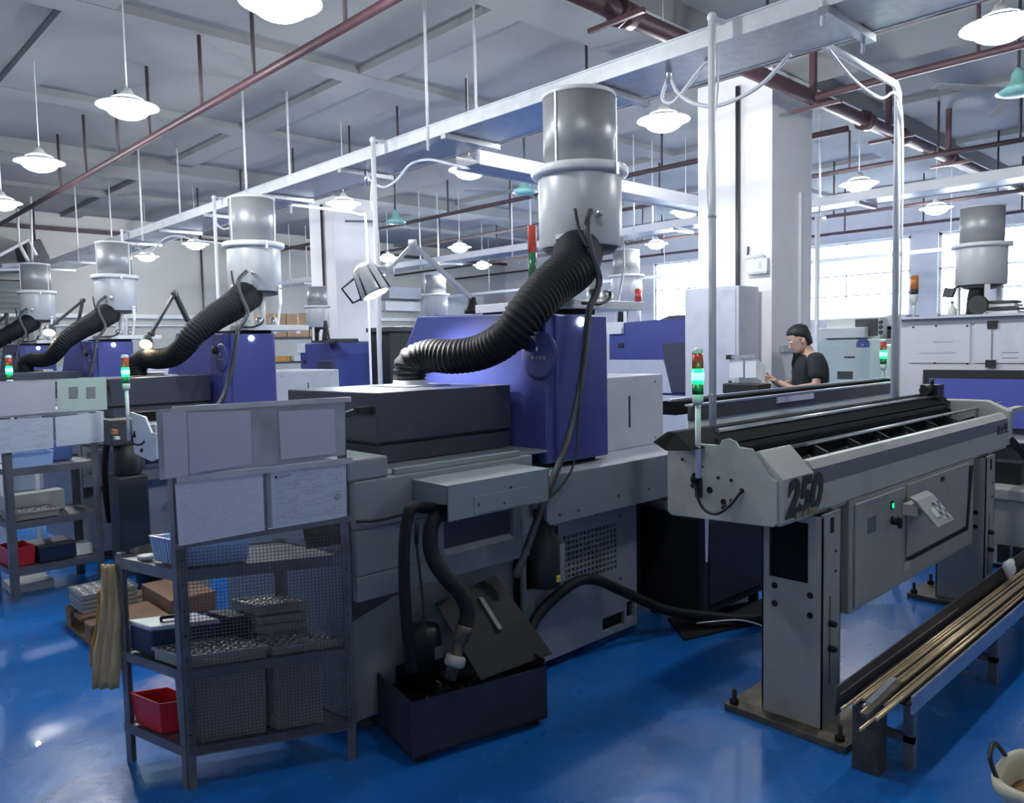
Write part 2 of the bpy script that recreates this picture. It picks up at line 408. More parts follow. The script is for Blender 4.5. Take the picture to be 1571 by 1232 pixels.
for i, (a, b) in enumerate(WINS):
    f = MB(); t = .05
    f.box(X1+.05, X1+.12, a, b, WZ0, WZ0+t).box(X1+.05, X1+.12, a, b, WZ1-t, WZ1).box(X1+.05, X1+.12, a, a+t, WZ0, WZ1).box(X1+.05, X1+.12, b-t, b, WZ0, WZ1)
    f.box(X1+.05, X1+.12, a, b, 2.84, 2.87).box(X1+.05, X1+.12, a, b, 2.43, 2.455)
    n = max(1, round((b-a)/1.25))
    for k in range(1, n): yy = a+(b-a)*k/n; f.box(X1+.05, X1+.12, yy-.012, yy+.012, WZ0, WZ1)
    wo = tag(f.build('window_%d' % (i+1), m_white), kind='structure', label='bright window with white frame')
    for (z0, z1) in ((WZ0+t, 2.42), (2.47, 2.83), (2.88, WZ1-t)):
        for k in range(n):
            MB().box(X1+.08, X1+.086, a+(b-a)*k/n+.02, a+(b-a)*(k+1)/n-.02, z0, z1).build('pane', m_glass, wo)
    MB().box(X1-.02, X1+.05, a-.03, b+.03, WZ0-.05, WZ0).build('window_sill', m_white, wo)
# columns
for (cx, cy) in ((6.92, 3.70), (6.95, 11.45)):
    c = tag(MB().box(cx, cx+.8, cy, cy+.8, 0, 4.08).build('column', m_col), kind='structure', label='square white concrete column')
    MB().tube([(cx-.03, cy+.34, .9), (cx-.03, cy+.34, 3.98)], .022, 8).build('conduit', m_dgrey if cx < 6.93 else m_dpipe, c)
    if cy < 5:
        MB().box(cx+.52, cx+.57, cy-.03, cy, 1.3, 3.0).build('cable_trunking', m_white, c)
# trim on the walls
def trim(mb, m, lab):
    global TN
    TN += 1; return tag(mb.build('trim_%d' % TN, m), label=lab, kind='structure')
TN = 0
trim(MB().box(2.0, 15.8, 16.88, 17.0, 2.28, 2.36), m_white, 'white cable trunking along the far left wall')
trim(MB().box(2.0, 15.8, 16.93, 17.0, 2.12, 2.15), m_white, 'thin white conduit under the trunking on the far left wall')
for x in (7.0, 10.2): trim(MB().tube([(x, 16.96, 1.2), (x, 16.96, 4.2)], .02, 8), m_dgrey, 'dark riser conduit on the far left wall')
trim(MB().box(X0, X1, 16.9, 17.0, 3.93, 4.0), m_dpipe, 'dark ledge line high on the far left wall')
# roller shutter on the left wall
d = tag(MB().box(2.2, 2.28, 16.86, 17, 0, 3.2).box(3.65, 3.73, 16.86, 17, 0, 3.2).box(2.2, 3.73, 16.75, 17, 2.95, 3.2).build('door_1', m_shutter), kind='structure', label='grey roller shutter')
for k in range(29): MB().prism([(2.28, 16.90, .02+k*.1), (2.28, 16.86, .07+k*.1), (2.28, 16.90, .115+k*.1)], (1.37, 0, 0)).build('slat', m_shutter, d)

# ------------------------------------------------------------------ cable trays
def tray_y(name, label, x0, x1, y0, y1, z, hg, step=1.4, m=m_tray):
    t = thing(name, label, 'cable tray', ((x0+x1)/2, (y0+y1)/2, z))
    MB().box(x0, x1, y0, y1, z, z+.008).build('tray_bottom', m_steel, t)
    for x in (x0, x1):
        MB().box(x-.006, x+.006, y0, y1, z-.005, z+.085).box(x-.02, x+.02, y0, y1, z+.08, z+.088).build('side_rail', m, t)
    y = y0+.5
    while y < y1: MB().box(x0-.03, x1+.03, y-.025, y+.025, z-.045, z-.008).build('cross_bar', m_steel, t); y += step
    for (xx, yy) in hg: MB().tube([(xx, yy, z-.09), (xx, yy, ZC)], .011, 6).build('hanger_rod', m_pipew, t)
    return t
TX0, TX1, TZ = 3.68, 4.16, 3.10
hg = []
for px, py in ((119, 370), (218, 345), (378, 297), (656, 200), (1262, 10)):
    p = ax(px, py, TX0-.01); hg += [(TX0-.01, p.y), (TX1+.01, p.y+.02)]
t1 = tray_y('cable_tray', 'long galvanized cable tray running overhead across the hall above the machines', TX0, TX1, -1.6, 15.9, TZ, hg)
tray_y('cable_tray', 'farther overhead cable tray running behind the lathes past the white column', 8.35, 8.75, -1.6, 16.6, 3.0,
       [(8.35, 1.8+2.3*k) for k in range(7)]+[(8.75, 1.8+2.3*k) for k in range(7)], 2.3, m_pipew)
tt = thing('cable_tray', 'short cross cable tray linking the long tray to the white column', 'cable tray', (5.9, 4.7, 3.02))
MB().box(4.19, 8.3, 4.72, 5.0, 3.0, 3.008).build('tray_bottom', m_steel, tt)
for y in (4.72, 5.0): MB().box(4.19, 8.3, y-.006, y+.006, 2.99, 3.10).build('side_rail', m_pipew, tt)
tw = thing('cable_tray', 'lowest far overhead tray near the bright windows', 'cable tray', (13, 7, 2.92))
MB().box(13.0, 13.2, .5, 16.5, 2.86, 2.92).build('trunking_body', m_pipew, tw)
for k in range(6): MB().tube([(13.1, 1.5+2.6*k, 2.92), (13.1, 1.5+2.6*k, ZC)], .008, 6).build('hanger_rod', m_pipew, tw)
# end frame of the tray at left with the ac unit behind
# ------------------------------------------------------------------ conduit posts dropping from the trays
def post(pts, label, r=.016, cable=None, tapes=()):
    t = thing('conduit_post', label, 'conduit', (pts[-1][0], pts[-1][1], pts[-1][2]), 'white conduit drops')
    MB().tube(spline([pts[0]], 1) if len(pts) == 1 else pts, r, 10).build('pipe', m_pipew, t)
    mb = MB()
    for p in pts[1:-1]: mb.ball(p, r*1.35, n=10, m=6)
    if len(pts) > 2: mb.build('elbow', m_pipew, t)
    if cable: MB().tube(cable, .006, 6).build('cable', m_pipew, t)
    for p in tapes: MB().tube([Vector(p)-V(0, 0, .01), Vector(p)+V(0, 0, .01)], r*1.2, 10).build('cable_tie', m_white, t)
    return t
def droppost(ptop, pbot_z, label, X=3.58, **k):
    a = ax(*ptop, X); t = [(TX0, a.y, TZ+.09), (X, a.y, TZ+.09), (X, a.y, pbot_z)]
    return post(t, label, **k), a.y
p1, y1_ = droppost((1092, 30), .90, 'thick white conduit dropping behind the signal lamp of the front bar feeder', r=.019,
     cable=spline([(3.60, 2.22, 3.05), (3.62, 2.24, 2.8), (3.575, 2.27, 2.4), (3.61, 2.25, 1.9), (3.605, 2.25, 1.2)]), tapes=((3.58, 2.245, 2.2), (3.58, 2.25, 1.28)))
p2, y2_ = droppost((572, 213), 0.0, 'tall white conduit dropping behind the silver work lamp', r=.02,
     cable=spline([(3.60, 5.3, 3.05), (3.56, 5.31, 2.7), (3.61, 5.29, 2.4), (3.6, 5.3, 1.2)]))
p3, y3_ = droppost((328, 303), 0.0, 'white conduit dropping beside the second dust collector', r=.018)
p4, y4_ = droppost((187, 355), 0.0, 'white conduit dropping beside the third dust collector', r=.018)
a = az(1262, 70, 3.12); b = az(1378, 135, 3.12)
pb = V(5.25, 1.96, 0)
t = thing('conduit_post', 'white conduit bending down in front of the right machine beside the green tower lamp', 'conduit', pb, 'white conduit drops')
MB().tube([(4.18, 1.96, 3.13), (5.2, 1.96, 3.13), (5.25, 1.96, 3.08), pb], .022, 10).build('pipe', m_pipew, t)
MB().tube(spline([(4.2, 1.93, 3.10), (4.5, 1.92, 3.0), (4.9, 1.93, 2.98), (5.15, 1.94, 3.06), (5.24, 1.93, 2.9), (5.26, 1.93, 2.2), (5.27, 1.94, 1.1)]), .008, 6).build('cable', m_pipew, t)
a = az(1258, 330, 2.6); 
t = thing('conduit_post', 'thin white conduit dropping just right of the white column', 'conduit', (8.3, 3.95, .9), 'white conduit drops')
q = ax(1254, 333, 8.3); MB().tube([(8.45, q.y, q.z), (8.3, q.y, q.z), (8.3, q.y, 0)], .028, 8).build('pipe', m_pipew, t)
a2 = ax(427, 313, 8.3)
t = thing('conduit_post', 'thin white conduit curving down right of the left column', 'conduit', (6.4, 9.4, 1.3), 'white conduit drops')
e = ax(561, 330, 5.9); g = ax(567, 585, 5.9)
s0 = ax(425, 312, 4.2)
MB().tube(spline([(4.2, e.y+.02, e.z+.02), (5.3, e.y, e.z+.02), (5.8, e.y, e.z), (5.9, e.y, e.z-.12), (5.9, e.y, 1.9), (5.9, e.y, 0)]), .017, 8).build('pipe', m_pipew, t)
# loops of white air hose with valves under the tray
def loops(path, valves, label):
    t = thing('air_hose', label, 'hose', path[0], 'white air hose loops')
    MB().tube(spline(path, 8), .011, 8).build('hose', m_pipew, t)
    for p in valves: MB().tube([Vector(p)+V(0, 0, .07), Vector(p)-V(0, 0, .07)], .018, 8).build('valve', m_steel, t); MB().box(p[0]-.012, p[0]+.05, p[1]-.012, p[1]+.012, p[2]+.01, p[2]+.03).build('valve_lever', m_steel, t)
    return t
Q = lambda x, y: ax(x, y, 3.86)
loops([Q(1025, 118), Q(1016, 150), Q(1030, 158), Q(1048, 140), Q(1075, 105), Q(1095, 85)], [ax(1026, 110, 3.86)], 'short white air hose loop hanging from the tray by its valve')
loops([Q(1030, 122), Q(1040, 142), Q(1065, 158), Q(1095, 163), Q(1130, 152), Q(1170, 128), Q(1213, 82)], [], 'long sagging white air hose hanging under the tray')
Q2 = lambda x, y: ax(x, y, 3.9)
loops([Q2(562, 262), Q2(570, 278), Q2(590, 287), Q2(610, 275), Q2(630, 252), Q2(660, 245), Q2(700, 254), ax(740, 262, 4.6), ax(830, 275, 5.2)], [Q2(562, 272)], 'white air hose waving beside the nearest ceiling lamp')
loops([Q2(208, 366), Q2(212, 380), Q2(230, 388), Q2(250, 368), Q2(270, 362), Q2(300, 368), Q2(345, 374)], [Q2(204, 376)], 'white air hose waving between the two far left lamps')
loops([Q2(333, 328), Q2(332, 342), Q2(342, 351), Q2(352, 350)], [Q2(332, 322)], 'small white air hose loop beside the second dust collector')

# ------------------------------------------------------------------ sprinkler pipes
def pipe_y(x, z, r, y0, y1, label, hs, m=m_dpipe, up=ZC):
    t = thing('sprinkler_pipe', label, 'pipe', (x, (y0+y1)/2, z))
    MB().tube([(x, y0, z), (x, y1, z)], r, 10).build('pipe', m, t)
    for y in hs: MB().tube([(x, y, z), (x, y, up)], r*.5, 6).build('hanger_rod', m_dpipe, t)
    return t
pipe_y(2.82, 3.6, .032, -2.4, 16.9, 'maroon sprinkler pipe crossing the upper left ceiling', [ax(px, py, 2.82).y for px, py in ((530, 40), (390, 120), (310, 165), (230, 210), (182, 240), (133, 275), (93, 290))], m_red)
pipe_y(5.35, 3.55, .026, -2.4, 16.9, 'dark sprinkler pipe mostly hidden behind the long cable tray', [1.0, 2.9, 4.6, 6.2, 7.4, 8.4, 9.8, 11.4, 13], m_dpipe)
pipe_y(7.6-.85, 3.66, .03, -2.4, 3.2, 'dark branch pipe crossing the upper right ceiling', [.6, 1.25, 1.95], m_red)
pipe_y(7.85, 3.62, .03, 3.4, 16.9, 'dark sprinkler pipe passing behind the white columns', [4.9, 5.6, 6.9, 8.2, 9.6, 11], m_dpipe)
pipe_y(9.75, 3.62, .028, -2.4, 16.9, 'second dark sprinkler pipe beyond the white column', [2.4, 3.2, 4.2, 5.6, 7, 8.6, 10.2, 12.2], m_dpipe)
pipe_y(12.0, 3.45, .026, -2.4, 16.9, 'third dark sprinkler pipe nearer the windows', [3.2, 4.4, 5.4, 7, 9, 11, 13], m_dpipe)
pipe_y(14.0, 3.45, .026, -2.4, 16.9, 'farthest dark sprinkler pipe before the windows', [3.4, 4.8, 6.1, 8, 10], m_dpipe)
t = thing('sprinkler_main', 'thick maroon fire main running along the ceiling toward the far windows', 'pipe', (9, 3.3, 3.7))
MB().tube([(X0+.1, 3.3, 3.7), (15.9, 3.3, 3.7)], .062, 16).build('pipe', m_red, t)
for px, py in ((960, 18), (1330, 184), (1385, 210), (1458, 246)):
    p = ay(px, py, 3.3); MB().tube([(p.x-.06, 3.3, 3.7), (p.x+.06, 3.3, 3.7)], .085, 12).tube([(p.x-.09, 3.3, 3.7), (p.x-.07, 3.3, 3.7)], .1, 8).build('coupling', m_red, t)
for x in (4.1, 6.9, 8.6, 10.4): MB().bar((x, 3.3, 3.64), (x, 3.3, ZC), .05).bar((x, 3.05, 3.62), (x, 3.5, 3.62), .03).build('hanger_bracket', m_red, t)

# ------------------------------------------------------------------ pendant lamps
def lamp(name, label, loc, sc=1.0, point=True, pw=1.0):
    x, y, z = loc; t = thing(name, label, 'lamp', (x, y, z), 'white pendant lamps')
    MB().lathe([(.03*sc, .13*sc), (.05*sc, .09*sc), (.10*sc, .055*sc), (.205*sc, .012*sc), (.21*sc, .004*sc), (.20*sc, .008*sc), (.10*sc, .045*sc), (.03*sc, .08*sc)], (x, y, z), 24).build('shade', m_shade, t)
    MB().tube([(x, y, z+.12*sc), (x, y, ZC)], .005, 6).build('cord', m_pipew, t)
    MB().ball((x, y, z+.0), .15*sc, None, .082*sc, n=16, m=10).build('bulb', m_lampg, t)
    if point:
        l = bpy.data.lights.new('lamp_light', 'POINT'); l.energy = LAMP_W*pw; l.color = (.95, .98, 1); l.shadow_soft_size = .06
        o = bpy.data.objects.new('lamp_light', l); COL.objects.link(o); o.parent = t; o.location = (0, 0, -.16)
    return t
LP = [((61, 250), 'glowing pendant lamp at the upper left over the third machine'), ((196, 165), 'glowing pendant lamp at the upper left over the second machine'),
      ((430, 5), 'large glowing pendant lamp cut by the top edge of the picture'), ((720, 262), 'glowing pendant lamp just left of the big dust collector'),
      ((1018, 186), 'glowing pendant lamp between the big dust collector and the white column'), ((1535, 42), 'large glowing pendant lamp in the top right corner'),
      ((527, 313), 'glowing pendant lamp just right of the left white column'), ((300, 375), 'small pendant lamp left of the second dust collector, nearer it'),
      ((225, 394), 'small pendant lamp right of the third dust collector'), ((3, 312), 'pendant lamp half cut by the left edge of the picture'),
      ((1318, 283), 'pendant lamp over the far tray right of the white column'), ((1436, 320), 'pendant lamp left of the right hand dust collector'),
      ((1052, 325), 'pendant lamp against the left side of the white column'), ((1007, 375), 'small pendant lamp above the bright back window'),
      ((705, 380), 'small pendant lamp in front of the far tray left of the corrugated hose'), ((740, 407), 'smallest pendant lamp below the far tray left of the corrugated hose'),
      ((595, 396), 'small pendant lamp beside the joint of the silver work lamp')]
for (px, py), lab in LP:
    p = az(px, py, 3.3); lamp('pendant_lamp', lab, p)
for lab, p in (('added pendant lamp above the near rack, unseen above the top edge of the picture', (2.0, 1.4, 3.3)),): lamp('pendant_lamp', lab, p, pw=.22)  # unseen lamp continuing the grid, added and dimmed to light the foreground from the front
# teal ceiling fans seen folded
for (px, py), lab in (((805, 290), 'teal ceiling fan motor left of the big dust collector'), ((607, 337), 'teal ceiling fan motor between the two white columns'), ((1562, 133), 'teal ceiling fan motor at the right edge near the sprinkler pipe')):
    p = az(px, py, 3.42); t = thing('ceiling_fan', lab, 'fan', p)
    MB().tube([p+V(0, 0, .1), V(p.x, p.y, ZC)], .012, 8).build('down_rod', m_dgrey, t)
    MB().lathe([(.015, .14), (.045, .10), (.06, .02), (.14, -.01), (.15, -.04), (.10, -.06), (.02, -.065)], p, 20).build('motor_housing', m_teal, t)
    for k in range(3):
        a = k*2*PI/3+.5; u = V(math.cos(a), math.sin(a), 0); v = V(-u.y, u.x, .25)
        MB().obox(p+u*.42-V(0, 0, .03), u*.30, v*.035, V(0, 0, .002)).build('blade', m_ceil, t)

# ------------------------------------------------------------------ lathe (built once, copied for the row)
def make_lathe(label):
    t = thing('lathe_machine', label, 'machine', (2.7, 3.1, 0), 'row of blue and grey lathes')
    lb = MB().box(1.60, 3.33, 2.64, 3.75, .07, .62).build('lower_body', m_grey, t, .012)
    for x in (1.75, 3.15):
        for y in (2.75, 3.6): MB().lathe([(.06, 0), (.06, .02), (.025, .025), (.025, .08)], (x, y, 0), 12).build('leveling_foot', m_dgrey, t)
    ub = MB()
    ub.prism([(1.58, 2.60, .60), (1.58, 2.60, 1.05), (2.55, 2.60, 1.05), (2.55, 2.60, .60)], (0, 1.1, 0))
    ub.build('upper_body', m_grey, t, .01)
    # front skin of the upper body with the recessed pocket
    cells(MB(), 1.60, 2.56, .58, 1.05, [(2.03, 2.43, .68, .86)], 2.56, 2.60).build('front_panel', m_grey, t, .006)
    MB().box(2.03, 2.43, 2.585, 2.60, .68, .86).build('recessed_panel', m_navy, t)
    MB().prism([(2.03, 2.56, .68), (2.03, 2.595, .71), (2.03, 2.595, .68)], (.4, 0, 0)).build('recess_ledge', m_lgrey, t)
    MB().box(1.575, 1.76, 2.56, 3.6, 1.05, 1.135).build('corner_step', m_grey, t, .01)
    MB().box(1.80, 2.5, 2.575, 2.60, 1.05, 1.075).build('deck_lip', m_grey, t, .003)
    MB().box(1.76, 2.70, 2.60, 3.7, 1.045, 1.055).build('deck', m_grey, t)
    MB().prism([(1.60, 2.60, .60), (1.60, 2.60, .50), (1.85, 2.60, .57), (2.48, 2.60, .62), (2.48, 2.60, .64)], (0, .04, 0)).build('lower_lip', m_dgrey, t)
    # right hand access panel with square vent holes
    holes = []
    vx0, vx1, vz0, vz1, nx, nz = 2.75, 3.165, .385, .635, 14, 9
    for i in range(nx):
        for k in range(nz):
            a = vx0+(vx1-vx0)*i/nx; b = vz0+(vz1-vz0)*k/nz; holes.append((a+.004, a+.025, b+.004, b+.024))
    pan = MB(); cells(pan, 2.48, 3.33, .05, .76, holes+[(2.50, 2.72, .42, .69), (3.04, 3.22, .08, .15), (3.24, 3.31, .10, .19)], 2.555, 2.575)
    pan.build('vent_panel', m_grey, t)
    MB().box(2.49, 3.32, 2.60, 2.63, .06, .75).build('panel_backing', m_dark, t)
    for (x, z) in ((2.51, .2), (2.66, .36), (3.19, .33), (3.19, .66), (3.0, .7), (2.6, .1)): MB().lathe([(.007, 0), (.007, .004)], (x, 2.555, z), 8, (0, -1, 0)).build('screw', m_dgrey, t)
    pm = MB().lathe([(.07, -.12), (.075, -.1), (.075, .10), (.05, .13), (.05, .24), (.02, .25)], (2.60, 2.535, .55), 16).build('lubrication_motor', m_black, t)
    MB().box(2.60, 2.625, 2.455, 2.462, .46, .49).build('warning_label', m_yellow, pm)
    MB().box(2.66, 2.71, 2.50, 2.56, .44, .62).build('relay_box', m_grey, t, .004)
    # skirt plate with rounded corner
    MB().prism([(2.56, 2.45, .735), (2.535, 2.45, .76), (2.53, 2.45, .96), (3.9, 2.45, .96), (3.9, 2.45, .735)], (0, .02, 0)).build('skirt_plate', m_lgrey if False else m_grey, t, .002)
    MB().box(2.50, 3.92, 2.47, 3.6, .935, .96).build('skirt_top', m_lgrey, t, .003)
    for x in (2.62, 2.75, 3.05, 3.3, 3.55): MB().lathe([(.006, 0), (.006, .004)], (x, 2.45, .775 if x < 3 else .80), 8, (0, -1, 0)).build('screw', m_dgrey, t)
    MB().box(3.33, 3.9, 2.75, 3.6, .06, .93).build('rear_body', m_dgrey, t, .01)
    # chip chute box
    ch = MB().box(1.87, 2.43, 2.33, 2.60, 1.018, 1.026).box(1.87, 2.43, 2.33, 2.337, .885, 1.02).box(2.423, 2.43, 2.33, 2.56, .885, 1.02)
    ch.prism([(1.87, 2.34, .95), (1.87, 2.56, .93), (1.87, 2.56, 1.02), (1.87, 2.34, 1.02)], (.006, 0, 0)).box(2.0, 2.42, 2.34, 2.56, .885, .892)
    ch.build('valve_box', m_lgrey if False else m_grey, t, .002)
    MB().box(2.0, 2.30, 2.326, 2.331, .892, .965).build('hatch', m_grey, t, .002)
    for (x, z) in ((2.02, .93), (2.16, .915), (2.2, .975)): MB().lathe([(.006, 0), (.006, .006)], (x, 2.33, z), 8, (0, -1, 0)).build('screw', m_dgrey, t)
    MB().box(1.885, 2.0, 2.40, 2.54, .89, .96).tube([(1.88, 2.42, .93), (2.0, 2.42, .93)], .02, 8).tube([(1.9, 2.48, .90), (1.9, 2.38, .90)], .016, 8).build('valve_block', m_black, t)
    MB().tube(spline([(1.60, 2.55, .9), (1.7, 2.545, .89), (1.8, 2.54, .895), (1.9, 2.5, .91)]), .006, 6).build('cable', m_black, t)
    # dark cover
    A = V(1.885, 2.82, 0)
    c = MB().prism([(1.885, 2.82, 1.15), (1.885, 2.82, 1.365), (1.85, 3.53, 1.365), (1.85, 3.53, 1.15)], (.79, 0, 0)).build('work_cover', m_navy, t, .006)
    MB().prism([(1.90, 2.83, 1.06), (1.90, 2.83, 1.135), (1.88, 3.53, 1.135), (1.88, 3.53, 1.06)], (.77, 0, 0)).box(1.92, 2.64, 2.86, 3.5, 1.05, 1.15).build('cover_base', m_navy, t)
    h = ax(562, 630, 1.865)
    MB().bar(h+V(.01, 0, 0), h+V(-.05, 0, 0), .035).bar(h+V(-.05, -.01, 0), h+V(-.055, .12, -.03), .016).build('latch_handle', m_black, t)
    MB().bar(h+V(-.066, 0, .01), h+V(-.068, .11, -.015), .006).build('latch_spring', m_steel, t)
    MB().lathe([(.105, 0), (.105, .008), (.085, .012), (.085, .03)], (2.36, 3.22, 1.365), 24).box(2.22, 2.5, 3.07, 3.36, 1.365, 1.371).build('duct_flange', m_white, t)
    # blue headstock housing: side plate with slanted rear edge
    MB().prism([(2.70, 2.60, .985), (2.70, 2.60, 1.705), (2.70, 3.60, 1.735), (2.70, 3.90, 1.30), (2.70, 3.90, .985)], (.46, 0, 0)).build('headstock_housing', m_blue, t, .008)
    MB().box(2.76, 3.14, 2.585, 2.62, .985, 1.70).build('service_door', m_blue, t, .006)
    MB().box(2.56, 3.10, 2.64, 3.2, .96, .99).build('housing_foot', m_dark, t)
    p = ax(828, 545, 2.70)
    MB().lathe([(.12, 0), (.12, .006), (.10, .008)], (2.70, p.y, p.z), 32, (-1, 0, 0)).build('emblem_disc', m_blue2, t)
    MB().ball((2.691, p.y+.01, p.z+.03), .002, .006, .012).build('emblem_mark', m_litew, t)
    e = MB()
    for k in range(4): e.box(2.6895, 2.692, p.y-.045+k*.026, p.y-.032+k*.026, p.z-.02, p.z-.004)
    e.build('emblem_letters', m_print, t)
    p = ax(797, 525, 2.66)
    MB().lathe([(.02, 0), (.035, .01), (.035, .03), (.01, .035)], (2.70, p.y, p.z), 14, (-1, 0, 0)).build('knob', m_black, t)
    # platform over the housing for the mist collector
    pl = MB().prism([(2.93, 2.62, 1.735), (3.5, 2.62, 1.735), (3.5, 3.25, 1.735), (2.83, 3.25, 1.735), (2.83, 2.95, 1.735)], (0, 0, .045)).build('platform', m_white, t, .003)
    MB().box(2.84, 3.18, 2.7, 3.2, 1.70, 1.735).build('platform_bracket', m_dark, t)
    p = ay(885, 494, 2.61)
    MB().lathe([(.022, 0), (.026, .01), (.02, .03)], (p.x, 2.60, p.z), 12, (0, -1, 0)).build('housing_light', m_glow, t)
    # light grey rear cabinet
    MB().box(3.16, 3.88, 2.77, 3.55, .96, 1.372).build('rear_cabinet', m_lgrey, t, .006)
    MB().box(3.55, 3.56, 2.765, 2.771, 1.08, 1.26).build('cabinet_slot', m_dgrey, t)
    for x, z in ((3.30, 1.33), (3.80, 1.33), (3.3, 1.0), (3.8, 1.0)): MB().lathe([(.005, 0), (.005, .003)], (x, 2.77, z), 8, (0, -1, 0)).build('screw', m_dgrey, t)
    MB().box(3.86, 3.90, 2.72, 2.76, .96, .985).build('bracket', m_black, t)
    # drain hoses with fittings
    yq = lambda pts: [ay(x, y, Y) for x, y, Y in pts]
    MB().tube(spline([V(1.90, 2.42, .92)]+yq([(634, 778, 2.40), (624, 800, 2.39), (620, 850, 2.38), (621, 910, 2.37), (625, 970, 2.36), (632, 1030, 2.36)])), .022, 10).build('drain_hose', m_hose, t)
    MB().tube(spline([V(1.98, 2.45, .90)]+yq([(668, 795, 2.40), (660, 820, 2.38), (664, 855, 2.36), (683, 885, 2.32), (706, 910, 2.29), (717, 938, 2.27), (713, 962, 2.26)])), .03, 12).build('drain_hose', m_hose, t)
    MB().tube([(1.845, 2.5, .86), (1.84, 2.5, .78)], .008, 8).tube(spline([(1.84, 2.5, .78), (1.83, 2.46, .6), (1.80, 2.40, .40)]), .005, 6).build('sensor_cable', m_black, t)
    p, q = ay(713, 960, 2.26), ay(690, 1042, 2.26); dd = (p-q); LL = dd.length
    f = MB().lathe([(.024, 0), (.024, .3*LL), (.03, .33*LL), (.03, .42*LL), (.022, .45*LL), (.022, .7*LL), (.03, .72*LL), (.03, .85*LL), (.034, .88*LL), (.034, LL)], q, 12, dd).build('hose_fitting', m_rust, t)
    MB().lathe([(.034, .24*LL), (.04, .28*LL), (.04, .40*LL), (.034, .44*LL)], q, 8, dd).build('pipe_nut', m_part if False else m_leg, f)
    return t
lathe = make_lathe('nearest blue and grey lathe in the centre with a dark cover')

